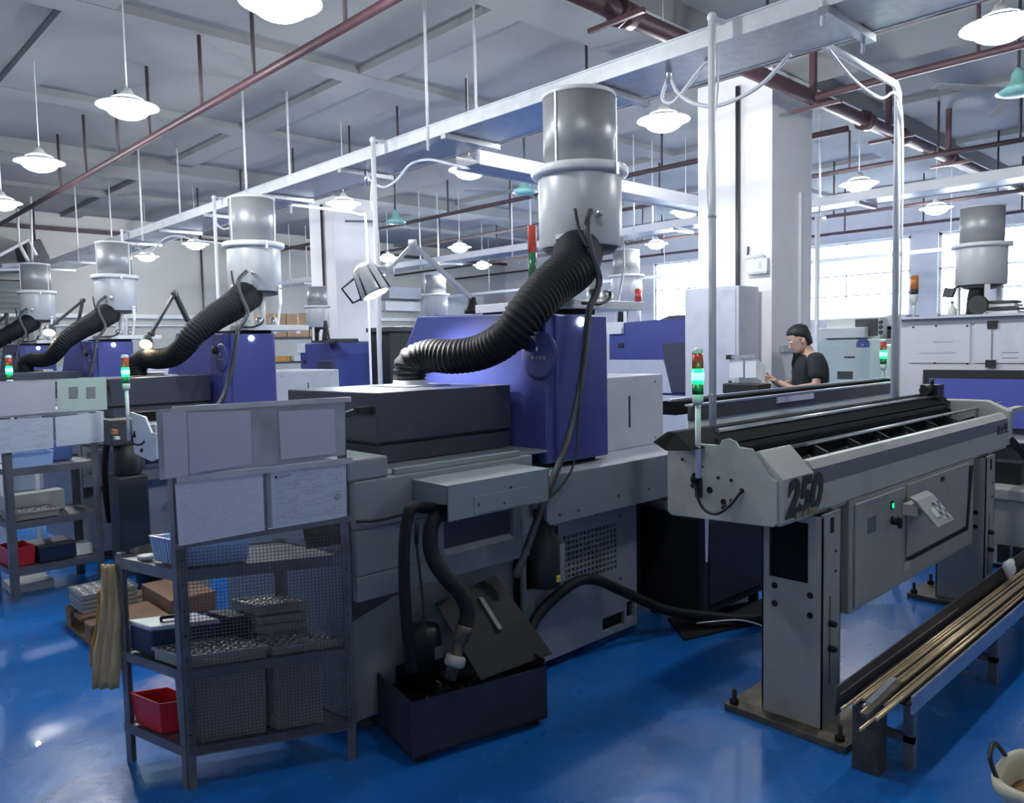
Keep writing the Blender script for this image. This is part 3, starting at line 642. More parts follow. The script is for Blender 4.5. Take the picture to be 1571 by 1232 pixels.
def make_collector(label):
    cx, cy = 3.27, 2.87
    t = thing('mist_collector', label, 'dust collector', (cx, cy, 1.78), 'white round dust collectors')
    MB().lathe([(.22, 2.075), (.225, 2.08), (.225, 2.45), (.22, 2.46)], (cx, cy, 0), 48).build('drum', m_drum, t)
    MB().lathe([(.20, 2.455), (.255, 2.455), (.262, 2.465), (.262, 2.492), (.255, 2.50), (.20, 2.50)], (cx, cy, 0), 48).build('flange_ring', m_white, t)
    MB().lathe([(.194, 2.50), (.194, 2.875)], (cx, cy, 0), 48, uv=True).build('filter_screen', m_perf, t)
    MB().lathe([(.198, 2.868), (.20, 2.88), (.196, 2.89), (.05, 2.892)], (cx, cy, 0), 48).build('screen_rim', m_white, t)
    for a in (math.pi*1.02, math.pi*1.72): MB().box(cx+.197*math.cos(a)-.004, cx+.197*math.cos(a)+.004, cy+.197*math.sin(a)-.004, cy+.197*math.sin(a)+.004, 2.5, 2.87).build('screen_seam', m_tray, t)
    MB().lathe([(.215, 2.078), (.18, 2.05), (.12, 2.04)], (cx, cy, 0), 32).build('drum_base', m_dgrey, t)
    for k, a in enumerate((-2.9, -.95, 1.3)):
        x, y = cx+.233*math.cos(a), cy+.233*math.sin(a)
        l = MB().bar((x, y, 2.13), (x, y, 1.96), .05, .008, (math.cos(a), math.sin(a), 0)).bar((x, y, 1.97), (cx+.2*math.cos(a), cy+.2*math.sin(a), 1.78), .03, .01, (math.cos(a), math.sin(a), 0)).build('leg', m_white, t)
        for dz in (2.10,):
            for s in (-.015, .015): MB().ball((x-math.sin(a)*s+.006*math.cos(a), y+math.cos(a)*s+.006*math.sin(a), dz), .006, n=8, m=5).build('bolt', m_dgrey, l)
    MB().box(cx-.02, cx+.0, cy-.27, cy-.255, 2.43, 2.49).build('clamp', m_steel, t)
    MB().lathe([(.02, 0), (.02, .03), (.012, .05)], ay(916, 328, 2.65), 10, (-.3, -1, 0)).build('drain_port', m_steel, t)
    MB().lathe([(.035, 1.78), (.035, 1.83), (.02, 1.85)], (cx-.02, cy-.1, 0), 12).build('drain_cup', m_steel, t)
    MB().lathe([(.035, 1.78), (.035, 1.83), (.02, 1.85)], (cx+.12, cy-.08, 0), 12).build('drain_cup', m_steel, t)
    MB().tube([(cx+.03, cy-.05, 2.05), (cx+.03, cy-.05, 1.78)], .03, 12).build('support_post', m_white, t)
    # drain tube
    a = lambda x, y: ay(x, y, 2.52)
    pts = [ay(906, 324, 2.64), ay(900, 345, 2.58), ay(905, 380, 2.56), ay(919, 425, 2.545), ay(915, 450, 2.53), ay(903, 480, 2.525), ay(895, 560, 2.52), ay(880, 640, 2.50), ay(862, 700, 2.44), ay(838, 760, 2.42), ay(805, 850, 2.42), ay(790, 885, 2.42)]
    MB().tube(spline(pts, 6), .0175, 10).build('drain_tube', m_dgrey, t)
    MB().tube(spline([ay(882, 320, 2.62), ay(888, 350, 2.6), ay(902, 380, 2.55)], 6), .008, 8).build('power_cable', m_black, t)
    MB().tube(spline([ay(905, 470, 2.51), ay(890, 600, 2.50), ay(883, 700, 2.44), ay(862, 745, 2.43), ay(838, 768, 2.42)], 6), .005, 6).build('power_cable', m_black, t)
    MB().tube(spline([ay(893, 465, 2.6), ay(920, 466, 2.59), ay(935, 458, 2.60), ay(936, 448, 2.62)], 6), .008, 8).build('power_cable', m_black, t)
    # corrugated duct
    A, B = (2.36, 3.22), (3.16, 2.84)
    q = lambda x, y: ap(x, y, A, B)
    h_ = lambda x, y, X: ax(x, y, X)
    path = [(A[0], A[1], 1.375), (A[0], A[1], 1.44), h_(633, 556, 2.37), h_(660, 546, 2.42), h_(696, 547, 2.46), h_(738, 540, 2.52), h_(778, 517, 2.56), h_(808, 480, 2.63), h_(845, 440, 2.80), h_(880, 410, 2.98), (3.17, 2.80, 2.05)]
    sp = resample(spline(path, 24), .0085); n = len(sp); rs = []
    for i in range(n):
        f = i/(n-1); base = .082+.008*min(1, f*2)+.045*max(0, f-.45)/.55
        rs.append(base*(1 if (i % 3) else .88) if True else base)
    MB().tube(sp, rs, 20).build('corrugated_duct', m_hose, t)
    MB().lathe([(.115, 2.0), (.12, 2.06)], (3.17, 2.80, 0), 20).build('duct_collar', m_dgrey, t)
    return t
coll = make_collector('nearest big dust collector with the thick black corrugated hose')
DL = [((-.08, 3.73, 0), 'second lathe of the row, right behind the sheet metal notice rack', 'second dust collector from the nearest, black hose bending down left'),
      ((-.13, 7.30, 0), 'third lathe of the row, blue tower beside the green tower lamp', 'third dust collector from the nearest, at the left'),
      ((-.30, 10.25, 0), 'farthest lathe of the row at the left edge', 'farthest small dust collector of the row, at the far left')]
for (d, l1, l2), ddx in zip(DL, (.14, .19, .25)):
    dup(lathe, V(*d)+V(ddx, 0, 0), l1); dup(coll, d, l2)
    
# nearest machine extras: work lamp standing on the blue housing
def joint_lamp(name, label, base, elbow, wrist, head, tgt, col, emm, power, th=.014, headr=.075, cage=True, hl=.17):
    t = thing(name, label, 'lamp', base)
    base, elbow, wrist, head, tgt = map(Vector, (base, elbow, wrist, head, tgt))
    MB().lathe([(.05, 0), (.05, .02), (.03, .05), (.022, .09)], base, 14).build('lamp_base', m_black, t)
    MB().bar(base+V(0, 0, .08), elbow, th*2.3, th*1.4).build('lower_arm', col, t)
    MB().bar(elbow, wrist, th*1.3, th*1.3).build('upper_arm', col, t)
    for p in (elbow, wrist): MB().lathe([(.026, -.02), (.026, .02)], p, 14, (.7, -.7, 0)).build('joint', col, t)
    d = (tgt-head).normalized(); c = head-d*hl/2
    h = MB().lathe([(.03, -.02), (headr*.72, 0), (headr*.8, .01), (headr, hl*.9), (headr, hl), (headr*.9, hl)], c, 24, d).build('lamp_head', m_tray if cage else col, t)
    MB().lathe([(.001, hl-.012), (headr*.88, hl-.01), (headr*.88, hl+.002), (.001, hl+.004)], c, 20, d).build('bulb', emm, h)
    MB().tube([wrist, c-d*.0], .014, 8).build('swivel', col, t)
    if cage:
        g = MB(); s = V(-.72, .69, 0); s = (s-d*s.dot(d)).normalized()
        for k in range(6):
            a = k*PI/3; e2 = (s*math.cos(a)+d.cross(s)*math.sin(a)); g.tube([c+e2*headr*.8+d*.01, c+e2*(headr+.006)+d*hl], .004, 6)
        g.tube([c+s*headr*.9+d*.03, c+s*(headr+.07)+d*.05, c+s*(headr+.05)+d*(hl-.01), c+s*headr+d*(hl-.01)], .006, 8)
        g.build('wire_handle', m_dgrey, h)
    l = bpy.data.lights.new('lamp_light', 'SPOT'); l.energy = power; l.spot_size = 2.0; l.spot_blend = .8; l.shadow_soft_size = .05
    l.color = (1, .97, .93) if col is m_steel or cage else (1, .75, .45)
    o = bpy.data.objects.new('lamp_light', l); COL.objects.link(o); o.parent = t
    o.location = c+d*(hl+.03)-base; o.rotation_euler = d.to_track_quat('-Z', 'Y').to_euler()
    return t
cb = V(2.90, 3.35, 1.74)
L2 = lambda x, y, Y=3.42: ay(x, y, Y)
joint_lamp('work_lamp', 'silver jointed work lamp with wire handle shining on the dark cover', cb, L2(633, 375), L2(598, 412), L2(567, 431), V(2.42, 3.22, 1.36), m_white, m_glow, 75, hl=.15, headr=.075)
p = ap(222, 527, (1.9, 6.9), (3, 6.6))
joint_lamp('work_lamp', 'dark jointed work lamp glowing warm over the second lathe', V(2.75, 7.0, 1.74), ay(268, 450, 6.95), ay(232, 512, 6.9), ay(225, 524, 6.85), ay(225, 524, 6.85)+V(-.2, -.3, -.3), m_dgrey, m_warm, 14, headr=.055, cage=False, hl=.07, th=.018)
joint_lamp('work_lamp', 'dark jointed work lamp glowing white over the third lathe', V(2.72, 10.3, 1.74), ay(127, 461, 10.3), ay(86, 495, 10.2), ay(76, 506, 10.1), ay(76, 506, 10.1)+V(-.1, -.2, -.3), m_dgrey, m_glow, 10, headr=.07, cage=False, hl=.08, th=.02)
joint_lamp('work_lamp', 'dark jointed work lamp over the farthest lathe at left', V(2.6, 13.3, 1.74), ay(10, 483, 13.3), ay(-12, 505, 13.2), ay(-16, 512, 13.1), V(1.6, 13, 1.3), m_dgrey, m_warm, 4, headr=.06, cage=False, hl=.08, th=.02)

# tall red and green tower lamp left of the drum (belongs to the nearest lathe)
t = thing('tower_lamp', 'unlit tall red and dark green tower lamp left of the big dust collector', 'signal lamp', (3.3, 3.28, 1.78))
q = ay(817, 400, 3.3); x = q.x
MB().tube([(x, 3.3, 1.735), (x, 3.3, ay(817, 435, 3.3).z)], .012, 8).build('pole', m_white, t)
MB().lathe([(.026, ay(817, 435, 3.3).z), (.026, ay(817, 388, 3.3).z)], (x, 3.3, 0), 16).build('green_segment', m_gdark, t)
MB().lathe([(.026, ay(817, 388, 3.3).z), (.026, ay(817, 348, 3.3).z), (.0255, ay(817, 347, 3.3).z), (.024, ay(817, 346, 3.3).z)], (x, 3.3, 0), 16).build('red_segment', m_redl, t)

# ------------------------------------------------------------------ coolant tank with open lid
TK = thing('coolant_tank', 'open dark coolant tank on the floor before the nearest lathe', 'tank', (1.9, 2.4, 0))
c0, c1 = V(1.657, 2.315, 0), V(2.245, 2.185, 0); u = (c1-c0); L = u.length; u.normalize(); v = V(-u.y, u.x, 0)
Dp = .36; Ht = .245
mbt = MB()
def ob(mb, a0, a1, b0, b1, z0, z1):
    c = c0+u*((a0+a1)/2)+v*((b0+b1)/2); c.z = (z0+z1)/2; return mb.obox(c, u*(a1-a0)/2, v*(b1-b0)/2, (0, 0, (z1-z0)/2))
ob(mbt, 0, L, 0, .008, .03, Ht); ob(mbt, 0, L, Dp-.008, Dp, .03, Ht); ob(mbt, 0, .008, .008, Dp-.008, .03, Ht); ob(mbt, L-.008, L, .008, Dp-.008, .03, Ht+.03); ob(mbt, 0, L, 0, Dp, .03, .04)
mbt.build('tank_body', m_tank, TK)
for a_, b_ in ((.05, .05), (L-.05, .05), (.05, Dp-.05), (L-.05, Dp-.05)):
    ob(MB(), a_-.025, a_+.025, b_-.025, b_+.025, 0, .03).build('foot', m_dark, TK)
ob(MB(), .01, L-.01, .01, Dp-.01, .04, .175).build('murky_coolant', m_lid, TK)
pm = c0+u*.17+v*.24
PU = MB().lathe([(.06, .17), (.06, .30), (.068, .31), (.068, .40), (.06, .43), (.02, .44)], (pm.x, pm.y, 0), 18).build('pump_motor', m_black, TK)
MB().box(pm.x+.0, pm.x+.04, pm.y-.071, pm.y-.066, .31, .36).build('rating_plate', m_steel, PU)
mb = MB()
for k in range(26):
    p = c0+u*random.uniform(.05, .4)+v*random.uniform(.03, .2); a = random.uniform(0, PI); z = .178
    mb.bar((p.x, p.y, z), (p.x+.03*math.cos(a), p.y+.03*math.sin(a), z+random.uniform(0, .02)), .003)
tag(mb.build('swarf', m_part, TK), kind='stuff')
tl = MB()
a0 = ay(738, 1043, 2.24); a1 = ay(848, 1003, 2.25); b1 = ay(760, 882, 2.52); b0 = ay(668, 925, 2.50)
n = (a1-a0).cross(b0-a0).normalized()*.006
tl.prism([a0, a1, b1, b0], -n)
LD = tl.build('leaning_lid', m_lid, TK, .002)
m1 = a0*.42+b1*.33+b0*.1+a1*.15
d1 = (b0-a0).normalized()
MB().bar(a0.lerp(a1, .5)+d1*.16+n*2, a0.lerp(a1, .5)+d1*.32+n*2, .022, .03).build('lid_handle', m_dgrey, LD)

# ------------------------------------------------------------------ cables and dark bulk behind the base
t = MB().tube(spline([(2.35, 2.42, .17), (2.5, 2.50, .30), (2.72, 2.5, .40), (2.9, 2.5, .40), (3.1, 2.47, .30), (3.4, 2.42, .14), (3.65, 2.3, .07), (3.85, 2.15, .04), (4.1, 2.1, .04), (4.35, 2.2, .04), (4.5, 2.4, .04)]), .026, 10).build('floor_hose', m_hose)
tag(t, 'thick black hose draped over the vented panel and onto the floor', 'hose')
t = MB().tube(spline([(3.55, 2.33, .05), (3.75, 2.18, .05), (3.82, 2.02, .02), (3.9, 1.85, .008)]), .005, 6).build('grey_wire', m_steel)
tag(t, 'thin pale wire lying on the blue floor by the black tank', 'wire')
BT = thing('black_tank_unit', 'large black cabinet like tank standing on feet under the bar feeder end', 'tank', (4.1, 2.5, 0))
MB().box(3.62, 4.28, 2.32, 2.74, .07, .62).build('tank_shell', m_tank, BT, .01)
MB().box(3.66, 4.24, 2.311, 2.322, .12, .58).build('side_panel', m_tank, BT, .004)
MB().box(3.60, 3.621, 2.36, 2.70, .10, .60).build('end_panel', m_lid, BT)
for x in (3.68, 4.22):
    for y in (2.37, 2.69): MB().lathe([(.03, 0), (.03, .07)], (x, y, 0), 10).build('foot', m_dark, BT)
t = MB().prism([(3.40, 2.30, .012), (4.32, 2.02, .012), (4.52, 2.25, .012), (3.6, 2.55, .012)], (0, 0, .012)).build('drip_mat', m_lid)
t.location.z = 0; tag(t, 'dark oily drip tray under the black tank', 'tray')
t = MB().quad(ax(1082, 790, 2.70), ax(1088, 790, 2.70), ax(1086, 862, 2.72), ax(1083, 862, 2.72), .003).build('loose_strap', m_tray)
tag(t, 'white strap dangling below the bar feeder end plate', 'strap')

# ------------------------------------------------------------------ front bar feeder
BF = thing('bar_feeder', 'long beige bar feeder marked 250 on two legs at the right', 'bar feeder', (4.1, 1.6, 0), 'bar feeders')
yF, yB = 1.38, 1.80
MB().prism([(2.66, 1.88, .862), (2.66, 1.88, 1.145), (2.66, 1.865, 1.155), (2.66, 1.64, 1.155), (2.66, 1.63, 1.175), (2.66, 1.60, 1.185), (2.66, 1.57, 1.175), (2.66, 1.555, 1.155), (2.66, 1.50, 1.152), (2.66, 1.43, 1.055), (2.66, 1.40, 1.04), (2.66, 1.40, .885), (2.66, 1.415, .868), (2.66, 1.86, .85)], (.012, 0, 0)).build('end_plate', m_beige, BF, .003)
MB().prism([(2.672, 1.40, .87), (2.672, 1.383, .885), (2.672, 1.383, 1.045), (2.672, 1.48, 1.145), (2.672, 1.55, 1.12), (2.672, 1.5, .90)], (.25, 0, 0)).build('end_cap', m_beige, BF, .004)
MB().prism([(2.925, yF, .89), (2.925, yF, .99), (2.925, yF+.015, .99), (2.925, yF+.015, .89)], (2.62, 0, 0)).build('front_panel', m_beige, BF)
MB().prism([(2.925, yF, .99), (2.925, yF+.006, 1.055), (2.925, yF+.02, 1.055), (2.925, yF+.016, .99)], (2.62, 0, 0)).build('grey_stripe', m_stripe, BF)
MB().prism([(2.925, yF+.006, 1.055), (2.925, yF+.03, 1.085), (2.925, yF+.055, 1.087), (2.925, yF+.055, 1.055)], (2.62, 0, 0)).build('top_rim', m_beige, BF)
MB().box(2.68, 5.53, yF+.015, yB, .87, .90).build('bottom_pan', m_leg, BF)
MB().prism([(2.68, yF+.06, .92), (2.68, yF+.06, 1.07), (2.68, yF+.075, 1.07), (2.68, yF+.12, .95), (2.68, 1.70, .95), (2.68, 1.70, 1.10), (2.68, 1.72, 1.10), (2.68, 1.72, .92)], (2.84, 0, 0)).build('trough', m_trough, BF)
MB().box(2.68, 5.53, 1.72, 1.86, .87, 1.13).build('rear_beam', m_dgrey, BF)
MB().prism([(2.56, 1.70, 1.14), (2.60, 1.80, 1.20), (2.60, 1.84, 1.20), (2.56, 1.88, 1.16), (2.56, 1.82, 1.13)], (2.96, 0, 0)).build('hinged_lid', m_trough, BF, .004)
MB().tube([(2.85, 1.765, 1.185), (5.45, 1.765, 1.185)], .011, 8).build('lid_rod', m_steel, BF)
MB().box(2.95, 5.45, 1.66, 1.69, 1.075, 1.085).build('guide_rail', m_steel, BF)
MB().tube([ay(1237, 682, 1.55)-V(0, 0, 0), V(ay(1535, 622, 1.55).x, 1.55, ay(1237, 682, 1.55).z)], .009, 8).build('feed_bar', m_steel, BF)
MB().tube([(3.35, 1.49, 1.02), (3.8, 1.49, 1.02)], .008, 8).tube([(4.1, 1.49, 1.02), (4.8, 1.49, 1.02)], .008, 8).build('feed_bar', m_steel, BF)
for k in range(7):
    x = 3.15+k*.36; MB().prism([(x, 1.45, 1.0), (x, 1.52, 1.075), (x, 1.60, 1.04), (x, 1.69, 1.08), (x, 1.69, .95), (x, 1.47, .95)], (.018, 0, 0)).build('support_arm', m_dgrey, BF)
# far end cap
MB().prism([(5.50, yF-.01, .93), (5.50, yF-.01, 1.10), (5.50, yF+.12, 1.16), (5.50, 1.78, 1.16), (5.50, 1.80, .90)], (.07, 0, 0)).build('end_cap', m_beige, BF, .008)
MB().box(5.57, 5.95, yF+.02, yF+.07, 1.07, 1.10).build('outlet_bar', m_beige, BF)
mtr = MB().box(5.30, 5.42, 1.72, 1.82, 1.19, 1.26).tube([(5.30, 1.77, 1.23), (5.22, 1.77, 1.23)], .03, 10).tube([(5.36, 1.77, 1.26), (5.36, 1.77, 1.30)], .012, 8).build('drive_motor', m_black, BF)
# end plate details
for (px, py, r) in ((1100, 677, .012), (1047, 705, .006), (1063, 745, .010), (1089, 752, .013), (1102, 733, .007), (1122, 737, .007), (1110, 770, .012), (1122, 768, .008), (1138, 753, .010), (1078, 716, .004)):
    p = ax(px, py, 2.66); MB().lathe([(r, 0), (r, .003)], p, 14, (-1, 0, 0)).build('bolt_hole', m_dark, BF)
p = ax(1070, 733, 2.655)
MB().ball(p-V(.02, 0, 0), .022, .016, .024, 10, 8).box(p.x-.012, p.x+.004, p.y-.02, p.y+.004, p.z-.075, p.z).build('cable_gland', m_black, BF)
MB().tube(spline([p-V(.02, 0, .01), ax(1071, 765, 2.63), ax(1082, 783, 2.63), ax(1100, 788, 2.63), ax(1120, 775, 2.63), ax(1132, 760, 2.64), ax(1138, 753, 2.65)]), .006, 8).build('sensor_cable', m_black, BF)
MB().ball(ax(1111, 778, 2.64), .014, .012, .012, 8, 6).ball(ax(1123, 770, 2.64), .01, n=8, m=6).build('cable_clamp', m_black, BF)
# lettering
def fp(x, y): return ay(x, y, yF-.003)
q0 = fp(1203, 771); q1 = fp(1240, 757)
text('250', (2.69, yF-.0015, .905), (1, 0, 0), (0, 0, 1), .185, m_mark, BF, depth=.0012, shear=.25, weight=.009)
q0 = fp(1216, 780); q1 = fp(1256, 765)
gb = MB(); zz = .898
for k, wd in enumerate((.05, .035, .07)):
    x = 2.76+[0, .06, .105][k]; gb.prism([(x, yF+.012, zz-.012), (x+wd, yF+.012, zz-.012), (x+wd+.006, yF+.012, zz+.012), (x+.006, yF+.012, zz+.012)], (0, -.0155, 0))
gb.build('gold_sticker', m_gold, BF)
text('RUr3E5', (ay(1529, 668, yF).x, yF-.0015, ay(1529, 668, yF).z), (1, 0, 0), (0, 0, 1), .082, m_mark, BF, depth=.001, shear=.2)
# legs
def leg(x0, win=True):
    l = MB()
    x1 = x0+.16; ya, ybk = 1.345, 1.60
    l.box(x0, x0+.006, ya, ybk, 0.02, .60)                 # narrow side toward the viewer's left, open window above
    l.box(x0, x0+.006, ya, ya+.06, .60, .87).box(x0, x0+.006, ybk-.03, ybk, .60, .87).box(x0, x0+.006, ya+.06, ybk-.03, .84, .87)
    l.box(x0, x1, ya, ya+.006, .02, .88).box(x0, x1, ybk-.006, ybk, .02, .88).box(x1-.006, x1, ya, ybk, .02, .88)
    o = l.build('leg', m_leg, BF)
    if not win: MB().box(x0-.001, x0+.006, ya+.055, ybk-.025, .595, .845).build('cover_plate', m_leg, o)
    if win: MB().box(x0+.02, x0+.03, ya+.07, ybk-.03, .58, .86).build('leg_window', m_trough, o)
    for (y, z) in ((ya+.05, .555), (ybk-.055, .565), (ya+.05, .475), (ybk-.055, .49)):
        MB().lathe([(.013, 0), (.013, .002)], (x0, y, z), 12, (-1, 0, 0)).build('bolt_hole', m_dark, o)
    MB().prism([(x0+.06, ya-.001, .80), (x0+.09, ya-.001, .80), (x0+.09, ya-.001, .86), (x0+.06, ya-.001, .86)], (0, -.002, 0)).build('slot', m_dark, o)
    MB().box(x0+.06, x0+.064, ya-.002, ya, .2, .55).build('slot', m_dark, o)
    for z in (.44, .34): MB().lathe([(.014, 0), (.014, .02), (.008, .03)], (x0+.062, ya, z), 8, (0, -1, 0)).build('clamp_bolt', m_dark, o)
    for z in (.72, .64): MB().lathe([(.006, 0), (.006, .003)], (x0+.11, ya, z), 8, (0, -1, 0)).build('screw', m_dark, o)
    return o
leg(2.92); leg(4.96, False)
for x0 in (2.92, 4.96):
    b = MB().prism([(x0-.06, 1.74, .0), (x0-.07, 1.22, .0), (x0+.26, 1.20, .0), (x0+.26, 1.74, 0)], (0, 0, .03)).build('base_plate', m_rust, BF, .003)
    for (x, y) in ((x0-.03, 1.71), (x0-.03, 1.26), (x0+.22, 1.25), (x0+.22, 1.70)): MB().lathe([(.02, .03), (.02, .045), (.01, .05), (.01, .09)], (x, y, 0), 8).build('anchor_bolt', m_dark, b)
# control box between the legs
CB = MB().box(3.24, 4.86, yF, 1.62, .40, .885).build('control_box', m_leg, BF, .006)
MB().box(3.28, 3.80, yF-.012, yF, .42, .865).build('box_door', m_leg, CB, .004)
MB().box(3.86, 4.74, yF-.008, yF, .52, .87).build('box_door', m_leg, CB, .004)
MB().prism([(3.86, yF-.009, .50), (4.74, yF-.009, .50), (4.81, yF-.009, .85), (4.765, yF-.009, .85), (4.71, yF-.009, .525), (3.86, yF-.009, .52)], (0, -.003, 0)).build('door_gap', m_dark, CB)
p = ay(1443, 735, yF); MB().box(p.x-.02, p.x+.02, yF-.012, yF-.006, p.z-.01, p.z+.012).build('door_latch', m_dark, CB)
p = ay(1367, 775, yF-.01); MB().box(p.x-.012, p.x+.012, p.y-.006, p.y, p.z-.02, p.z+.02).build('switch_plate', m_dark, CB)
MB().box(p.x-.002, p.x+.010, p.y-.010, p.y-.005, p.z-.012, p.z+.008).build('green_switch', m_green, CB)
p = ay(1368, 798, yF-.01); MB().lathe([(.02, 0), (.02, .03)], p, 12, (0, -1, 0)).box(p.x-.008, p.x+.008, p.y-.045, p.y-.03, p.z-.03, p.z+.015).build('rotary_switch', m_black, CB)
p = ay(1337, 805, yF-.01); MB().box(p.x-.045, p.x+.045, p.y-.003, p.y, p.z-.035, p.z+.035).build('rating_plate', m_stripe, CB)
p = ay(1390, 868, yF-.01); MB().box(p.x-.04, p.x+.04, p.y-.003, p.y, p.z-.02, p.z+.02).build('label_sticker', m_beige, CB)
# tilted key panel
k0, k1, k2, k3 = (3.80, 1.25, .80), (3.82, 1.25, .69), (4.03, 1.25, .69), (4.02, 1.25, .80)
a = V(3.76, 1.30, .815); b = V(3.80, 1.22, .70); c = V(4.02, 1.22, .70); d = V(3.98, 1.30, .815)
KP = MB().prism([a, b, c, d], (0, .03, .015)).box(3.78, 4.0, 1.30, 1.37, .74, .79).build('key_panel', m_beige, CB)
nn = (b-a).cross(d-a).normalized(); nn = nn if nn.y < 0 else -nn
uu = (d-a).normalized(); vv = (a-b).normalized()
def key(s, t_, w_, h_, m_, nm):
    o_ = b+uu*(s*.22)+vv*(t_*.13); MB().obox(o_+nn*.002, uu*w_/2, vv*h_/2, nn*.004).build(nm, m_, KP)
key(.35, .5, .05, .05, m_white, 'display')
for i in range(3):
    for j in range(4): key(.6+.13*i, .2+.2*j, .02, .013, m_stripe if (i+j) % 2 else m_white, 'key')

def signal(label, loc, ztop, pole_r=.011, glow=True, s=1.0, z_off=0):
    x, y, z = loc; t = thing('signal_tower_lamp', label, 'signal lamp', loc, 'lit green signal lamps')
    zt = ztop; r = .022*s
    MB().tube([(x, y, z), (x, y, zt-.20*s)], pole_r, 10).build('pole', m_white, t)
    MB().lathe([(r*.8, zt-.22*s), (r, zt-.205*s), (r, zt-.18*s), (r*.8, zt-.175*s)], (x, y, 0), 16).build('lamp_socket', m_cream, t)
    MB().lathe([(r, zt-.18*s), (r, zt-.14*s)], (x, y, 0), 16).build('dark_segment', m_gdark, t)
    g = MB().lathe([(r, zt-.14*s), (r*1.05, zt-.12*s), (r*1.05, zt-.10*s), (r, zt-.08*s)], (x, y, 0), 18).build('green_segment', m_green, t)
    MB().lathe([(r*1.07, zt-.125*s), (r*1.1, zt-.11*s), (r*1.07, zt-.095*s)], (x, y, 0), 18).build('glow_ring', m_gcore, g)
    MB().lathe([(r, zt-.08*s), (r, zt-.02*s)], (x, y, 0), 16).build('red_segment', m_redl if s > .99 else m_orl, t)
    MB().lathe([(r, zt-.02*s), (r*.95, zt-.004*s), (r*.4, zt)], (x, y, 0), 16).build('cap', m_white, t)
    l = bpy.data.lights.new('lamp_light', 'POINT'); l.energy = (.22 if s < 1.01 else .3); l.color = (.05, 1, .3); l.shadow_soft_size = .02
    o = bpy.data.objects.new('lamp_light', l); COL.objects.link(o); o.parent = t; o.location = (-.05, -.05, zt-.11*s-z)
    return t
q = ax(1071, 733, 2.63); zt = ax(1071, 534, 2.63).z
signal('green lit signal lamp on a pole at the end of the front bar feeder', (2.63, q.y, q.z), zt)

# ------------------------------------------------------------------ second bar feeder (behind)
B2 = thing('bar_feeder', 'second bar feeder with black rails behind the front one, person beyond it', 'bar feeder', (6, 2.9, 0), 'bar feeders')
MB().prism([(4.15, 2.76, .76), (4.15, 2.76, 1.07), (4.15, 2.775, 1.075), (4.15, 2.775, .76)], (3.47, 0, 0)).build('front_panel', m_cream, B2)
MB().box(4.15, 7.62, 2.75, 2.78, 1.07, 1.16).build('dark_rail', m_dgrey, B2)
MB().box(4.15, 7.62, 2.745, 2.80, 1.16, 1.172).build('steel_rim', m_steel, B2)
MB().box(4.15, 7.62, 2.86, 2.98, 1.10, 1.185).build('rear_rail', m_trough, B2, .004)
MB().box(4.15, 7.62, 2.90, 2.93, 1.186, 1.20).build('steel_rim', m_steel, B2)
MB().box(4.15, 7.62, 2.77, 2.99, .76, .80).build('bottom_pan', m_dgrey, B2)
MB().box(7.60, 7.66, 2.74, 3.0, .76, 1.18).build('end_cap', m_cream, B2, .004)
a = ay(1192, 612, 2.74); b = ay(1248, 604, 2.74)
MB().box(a.x, b.x, 2.735, 2.75, 1.115, 1.155).build('name_plate', m_lgrey, B2)
for x in (4.6, 6.9): MB().box(x, x+.16, 2.80, 2.98, 0, .77).build('leg', m_leg, B2, .006)
for x0, x1 in ((5.32, 5.62), (6.1, 6.3)): MB().box(x0, x1, 2.757, 2.761, .80, 1.03).build('panel_patch', m_leg, B2)

# feeder of the next line, its end plate and signal lamp seen left of the rack
B3 = thing('bar_feeder', 'white bar feeder end plate with a black cable left of the notice rack', 'bar feeder', (1.9, 5.0, 0), 'bar feeders')
def f3(px, py): return ax(px, py, 1.70)
MB().prism([f3(200, 632), f3(222, 640), f3(232, 664), f3(240, 666), f3(240, 704), f3(232, 708), f3(206, 695)], (.012, 0, 0)).build('end_plate', m_white, B3)
zz0, zz1 = f3(215, 700).z, f3(215, 636).z; yy0, yy1 = f3(238, 690).y, f3(203, 690).y
MB().box(1.712, 3.4, yy0, yy0+.02, zz0+.02, zz1-.05).box(1.712, 3.4, yy0, yy1, zz0+.01, zz0+.03).build('front_panel', m_white, B3)
MB().box(1.712, 3.4, yy1-.14, yy1, zz1-.05, zz1+.01).build('rear_rail', m_trough, B3)
MB().tube(spline([f3(207, 662), f3(203, 672), f3(206, 681), f3(216, 682), f3(222, 677)]), .007, 8).ball(f3(207, 668), .016, n=8, m=6).ball(f3(218, 691), .014, n=8, m=6).build('sensor_cable', m_black, B3)
for x in (1.9, 3.1): MB().box(x, x+.12, yy0+.05, yy0+.2, 0, zz0+.02).build('leg', m_leg, B3)
q = f3(200, 720); signal('green lit signal lamp in front of the second lathe, left of the notice rack', (1.68, ax(197, 655, 1.68).y, 1.0), ax(194, 544, 1.68).z, s=1.02)
q = az(17, 560, 1.4); signal('green lit signal lamp at the far left edge above the other notice rack', (1.35, ax(16, 600, 1.35).y, 1.05), ax(16, 545, 1.35).z, s=1.02)
tb = thing('small_table', 'low stand carrying the far left signal lamp behind the other rack', 'stand', (1.35, 6.6, 0))
yy = ax(16, 600, 1.35).y
MB().box(1.2, 1.5, yy-.12, yy+.12, 1.02, 1.05).build('table_top', m_white, tb)
for dx in (-.12, .12): MB().box(1.35+dx-.015, 1.35+dx+.015, yy-.1, yy-.07, 0, 1.02).build('leg', m_white, tb)

